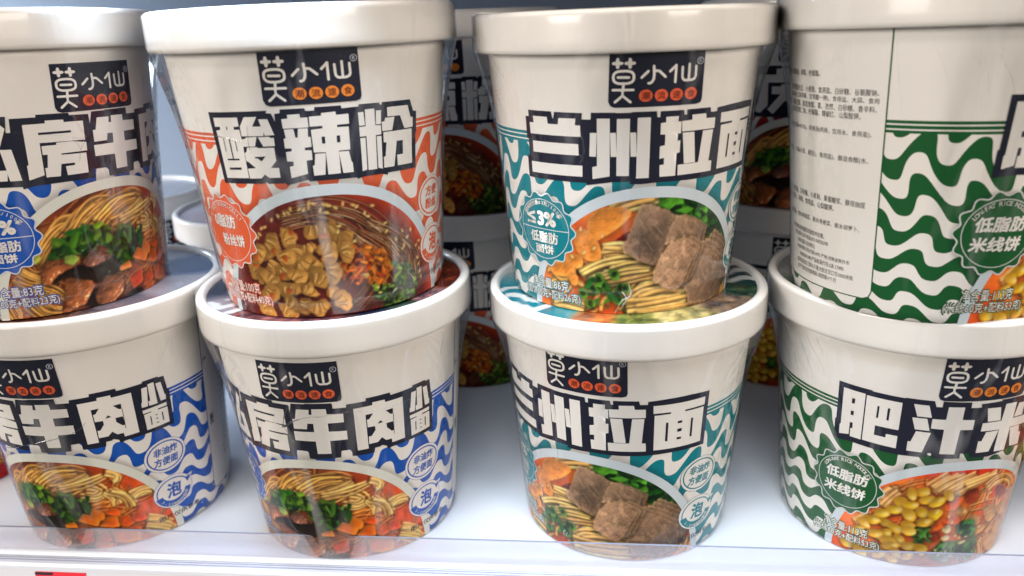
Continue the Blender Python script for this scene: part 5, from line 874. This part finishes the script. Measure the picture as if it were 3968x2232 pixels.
# clear upright strip along the shelf edge
def clear_mat(name, tint, haze):
    m = bpy.data.materials.new(name); m.use_nodes = True; nt = m.node_tree; nt.nodes.clear()
    out = nt.nodes.new('ShaderNodeOutputMaterial'); tr = nt.nodes.new('ShaderNodeBsdfTransparent'); gl = nt.nodes.new('ShaderNodeBsdfGlossy'); df = nt.nodes.new('ShaderNodeBsdfDiffuse')
    tr.inputs[0].default_value = (*tint, 1); gl.inputs['Roughness'].default_value = .10; df.inputs[0].default_value = (.80, .82, .92, 1)
    no = nt.nodes.new('ShaderNodeTexNoise'); no.inputs['Scale'].default_value = 120; no.inputs['Detail'].default_value = 4
    tc = nt.nodes.new('ShaderNodeTexCoord'); mp = nt.nodes.new('ShaderNodeMapping'); mp.inputs['Scale'].default_value = (.06, 1, 1); nt.links.new(tc.outputs['Object'], mp.inputs[0]); nt.links.new(mp.outputs[0], no.inputs['Vector'])
    mr = nt.nodes.new('ShaderNodeMapRange'); mr.inputs[3].default_value = haze * .6; mr.inputs[4].default_value = haze * 1.4; nt.links.new(no.outputs[0], mr.inputs[0])
    fr = nt.nodes.new('ShaderNodeFresnel'); fr.inputs['IOR'].default_value = 1.45
    a = nt.nodes.new('ShaderNodeMixShader'); b = nt.nodes.new('ShaderNodeMixShader')
    nt.links.new(mr.outputs[0], a.inputs[0]); nt.links.new(tr.outputs[0], a.inputs[1]); nt.links.new(df.outputs[0], a.inputs[2])
    nt.links.new(NG(nt).m('MINIMUM', fr.outputs[0], .09), b.inputs[0]); nt.links.new(a.outputs[0], b.inputs[1]); nt.links.new(gl.outputs[0], b.inputs[2]); nt.links.new(b.outputs[0], out.inputs[0])
    return m
M_clear = clear_mat('clear_acrylic', (.96, .96, .99), .17)
M_edge = mat('acrylic_cut_edge', (.26, .28, .36), .2)
st = bpy.data.objects.new('shelf_edge_guard', None); COL.objects.link(st); st.location = (0, YF, 0)
tag(st, 'low clear acrylic guard strip standing along the front edge of the white shelf', 'shelf guard')
link('clear_strip', box_mesh('clear_strip', (-.74, -.0005, .0003), (.74, .0005, .0117), M_clear), st)
link('cut_edge', box_mesh('cut_edge', (-.74, -.0004, .01175), (.74, .0004, .0119), M_edge), st)
# ticket rail in front of the shelf edge
def extrude(name, prof, x0, x1, material):
    n = len(prof); V = [(x0, y, z) for y, z in prof] + [(x1, y, z) for y, z in prof]
    F = [(i, (i + 1) % n, n + (i + 1) % n, n + i) for i in range(n)] + [tuple(range(n))[::-1], tuple(range(n, 2 * n))]
    return mesh(name, V, F, material)
rl = bpy.data.objects.new('ticket_rail', None); COL.objects.link(rl); rl.location = (0, YF - .0016, 0)
tag(rl, 'white and grey plastic price ticket rail along the front of the shelf', 'price rail')
link('rail_lip', extrude('rail_lip', [(-.0004, -.0022), (-.0012, -.0012), (-.0052, -.0014), (-.0062, -.0026), (-.0062, -.0042), (-.0004, -.0042)], -.74, .74, M_railw), rl)
link('rail_back', extrude('rail_back', [(-.0004, -.0046), (-.0056, -.0046), (-.0110, -.0260), (-.0104, -.0280), (-.0004, -.0280)], -.74, .74, M_rail), rl)
for q, (yy, zz) in enumerate(((-.0022, -.00115), (-.0036, -.0012))):
    link('rail_groove', box_mesh('rail_groove', (-.74, yy - .0002, zz - .0004), (.74, yy + .0002, zz + .00012), mat('rail_groove_shade', (.30, .31, .42), .4)), rl)
# ============================================================== the cups
GEO = {'Au': {'base': [-0.23393, 0.30067, 0.10919], 'M': [[0.999974, -7.7e-05, 0.007268], [2e-06, 0.999947, 0.010286], [-0.007268, -0.010286, 0.999921]], 'dh': 0.00299}, 'Bu': {'base': [-0.10771, 0.30308, 0.1101], 'M': [[0.999982, -2.5e-05, -0.006011], [-1e-06, 0.99999, -0.004432], [0.006011, 0.004432, 0.999972]], 'dh': -0.00071}, 'Cu': {'base': [0.01166, 0.31476, 0.10697], 'M': [[0.999996, 8e-06, 0.002877], [0.0, 0.999996, -0.002724], [-0.002877, 0.002724, 0.999992]], 'dh': -0.00283}, 'Du': {'base': [0.12484, 0.29984, 0.10766], 'M': [[1.0, -3e-06, 0.000148], [2e-06, 0.999983, 0.005824], [-0.000148, -0.005824, 0.999983]], 'dh': 0.00071}, 'Al': {'base': [-0.22378, 0.30579, -3e-05], 'M': [[1.0, -0.0, -8.1e-05], [0.0, 1.0, -0.000308], [8.1e-05, 0.000308, 1.0]], 'dh': 0.00075}, 'Bl': {'base': [-0.10889, 0.30503, -9e-05], 'M': [[1.0, 0.0, 0.000214], [0.0, 1.0, -0.000525], [-0.000214, 0.000525, 1.0]], 'dh': 0.00149}, 'Cl': {'base': [0.01435, 0.30976, 0.0], 'M': [[1.0, -0.0, -0.000581], [-0.0, 1.0, -0.000162], [0.000581, 0.000162, 1.0]], 'dh': -0.00153}, 'Dl': {'base': [0.13094, 0.31171, -1e-05], 'M': [[1.0, -0.0, 0.000343], [-0.0, 1.0, 5.7e-05], [-0.000343, -5.7e-05, 1.0]], 'dh': -0.00078}}
def g(k): return GEO[k]['base'], GEO[k]['M'], GEO[k]['dh']
FRONT = 'noodle cups in the front row of the shelf'
REAR = 'noodle cups standing in the dark behind the front row'
def front(k, flv, label, theta, dv, lidv, seed, creases=None, panels=()):
    b, M3, dh = g(k)
    return cup(flv, label, b, M3, theta, dv, dh, lidv, seed, True, FRONT, creases, panels=panels)
front('Al', 'blue', 'blue-waved beef noodle cup on the shelf at the far left of the bottom row', -1.80, 0, 'A', 3, [([[-7.8, 54.4], [9.9, 58.9], [18.0, 61.4], [20.9, 65.2]], 0.35), ([[-27.2, 50.8], [-17.1, 51.2], [-7.8, 54.4]], 0.3)], (1,))
front('Bl', 'blue', 'blue-waved beef noodle cup directly under the orange cup', -2.25, 0, 'B', 4, [([[18.2, 72.9], [9.2, 72.2], [7.0, 71.5], [2.5, 71.7], [-3.5, 69.5], [-7.9, 66.1]], 0.3), ([[-3.9, 76.2], [-6.4, 71.6], [-8.3, 65.8]], 0.4), ([[-7.3, 65.4], [-6.0, 62.2], [-4.5, 58.6]], 0.35), ([[-8.8, 65.7], [-6.3, 66.9], [-4.0, 69.2]], 0.6), ([[12.6, 72.8], [18.9, 72.7], [28.1, 70.9], [38.0, 71.5], [41.9, 71.9], [51.8, 70.5]], 0.1)], (1,))
front('Cl', 'teal', 'teal-waved beef noodle cup standing on the shelf under the other teal cup', -16.67, 0, 'C', 5, [([[-12.5, 76.1], [-12.6, 54.3], [-13.2, 36.4]], 0.15)])
front('Dl', 'green', 'green-waved corn noodle cup on the shelf with its title and bowl facing out', 8.61, 0, 'D', 7)
front('Au', 'blue', 'blue-waved beef noodle cup stacked on top at the left edge, meat chunks at its base', 57.85, 0.0, 'E', 6, [([[-33.2, 72.0], [-26.8, 71.2], [-17.0, 69.5], [-12.2, 68.2]], 0.12), ([[-10.9, 76.0], [-9.8, 72.2], [-7.3, 67.6]], 0.35), ([[-7.4, 67.5], [-9.4, 67.4], [-12.2, 68.0]], 0.5), ([[-7.9, 66.8], [-10.1, 63.2], [-11.1, 58.5]], 0.3), ([[-12.1, 67.3], [-10.5, 65.2], [-10.1, 63.2]], 0.3)])
front('Bu', 'orange', 'orange-waved vermicelli cup stacked on top of a blue cup', 15.80, 0, 'E', 1, [([[-45.0, 69.3], [-41.4, 69.2], [-35.5, 68.8], [-28.2, 67.4], [-22.9, 66.1]], 0.2), ([[-21.5, 72.3], [-22.2, 68.6], [-22.6, 65.1], [-22.2, 62.8]], 0.35), ([[-2.7, 69.8], [-2.8, 68.2], [-2.5, 66.1], [-2.5, 64.0]], 0.3)])
front('Cu', 'teal', 'teal-waved beef noodle cup stacked on top of the other teal cup', 9.73, -1.9, 'E', 8, [([[-24.5, 74.3], [-26.1, 73.2]], 0.5), ([[-25.0, 60.2], [-23.8, 59.1], [-25.0, 57.4]], 0.4), ([[-24.3, 67.8], [-23.6, 65.4], [-23.5, 60.3]], 0.35), ([[-13.1, 0.5], [-10.4, 6.4], [-6.4, 7.3], [-7.9, 12.8]], 0.5), ([[-10.4, 3.1], [-8.2, 6.8], [-10.5, 9.6]], 0.3)])
front('Du', 'green', 'green-waved cup stacked on top at the right, ingredient text panel turned to the front', 48.40, 0, 'E', 2, None, (0,))
ID = ((1, 0, 0), (0, 1, 0), (0, 0, 1))
cup('blue', 'noodle cup in the back behind the leftmost stack, only its pale lid and rim showing', (-.330, .506, 0), ID, 60, 0, 0, 'E', 10, False, REAR)
cup('blue', 'noodle cup behind the orange cup, its white lid rim showing in the left gap', (-.201, .457, 0), ID, 60, 0, 0, 'E', 10, False, REAR)
cup('orange', 'shaded orange-waved cup on the shelf behind the gap left of the teal cups', (-.075, .467, 0), ID, -7.3, 0, 0, 'E', 10, False, REAR)
cup('orange', 'shaded orange-waved vermicelli cup on top, behind the gap left of the teal cups', (-.075, .467, HC - .0019), ID, -7.3, 0, 0, 'E', 10, False, REAR)
cup('green', 'shaded corn noodle cup on the shelf behind the gap right of the teal cups', (.120, .470, 0), ID, -4, 0, 0, 'E', 10, False, REAR)
cup('red', 'shaded dark red cup on top, behind the gap right of the teal cups', (.120, .470, HC - .0019), ID, -7.6, 0, 0, 'E', 10, False, REAR)
# unseen cups added past the right edge; they keep light off the back row
cup('green', 'unseen green-waved cup added on the shelf beyond the right-hand stack to block light', (.2520, .300, 0), ID, -60, 0, 0, 'D', 10, False, FRONT)
cup('green', 'unseen upper green-waved cup added beyond the right-hand stack to block light', (.2520, .300, HC - .0019), ID, -60, 0, 0, 'E', 10, False, FRONT)
rc = cup('red', 'cup with a red band round its foot peeking in at the left edge', (-.3445, .328, 0), ID, 90, 0, 0, 'E', 10, False, None)
link('foot_band', lathe('foot_band', [(rad(y) + .0009, y / 1000) for y in (.5, 3, 6, 8.5)], 96, mat('printed_foot_red', srgb(150, 22, 24), .35)), rc)
# price ticket in the rail
tk = link('price_ticket', box_mesh('price_ticket', (-.0115, -.0003, -.016), (.0115, .0003, 0), mat('ticket_red_card', srgb(206, 44, 58), .4)))
tk.location = (-.2285, YF - .0076, -.0053); tk.rotation_euler = (R(-14), 0, 0)
tag(tk, 'red price ticket tucked in the shelf rail at the bottom left', 'price ticket')
link('ticket_band', box_mesh('ticket_band', (-.0115, -.0006, -.0012), (-.0035, -.00035, -.0001), mat('ticket_black_print', (.02, .02, .03), .4)), tk)
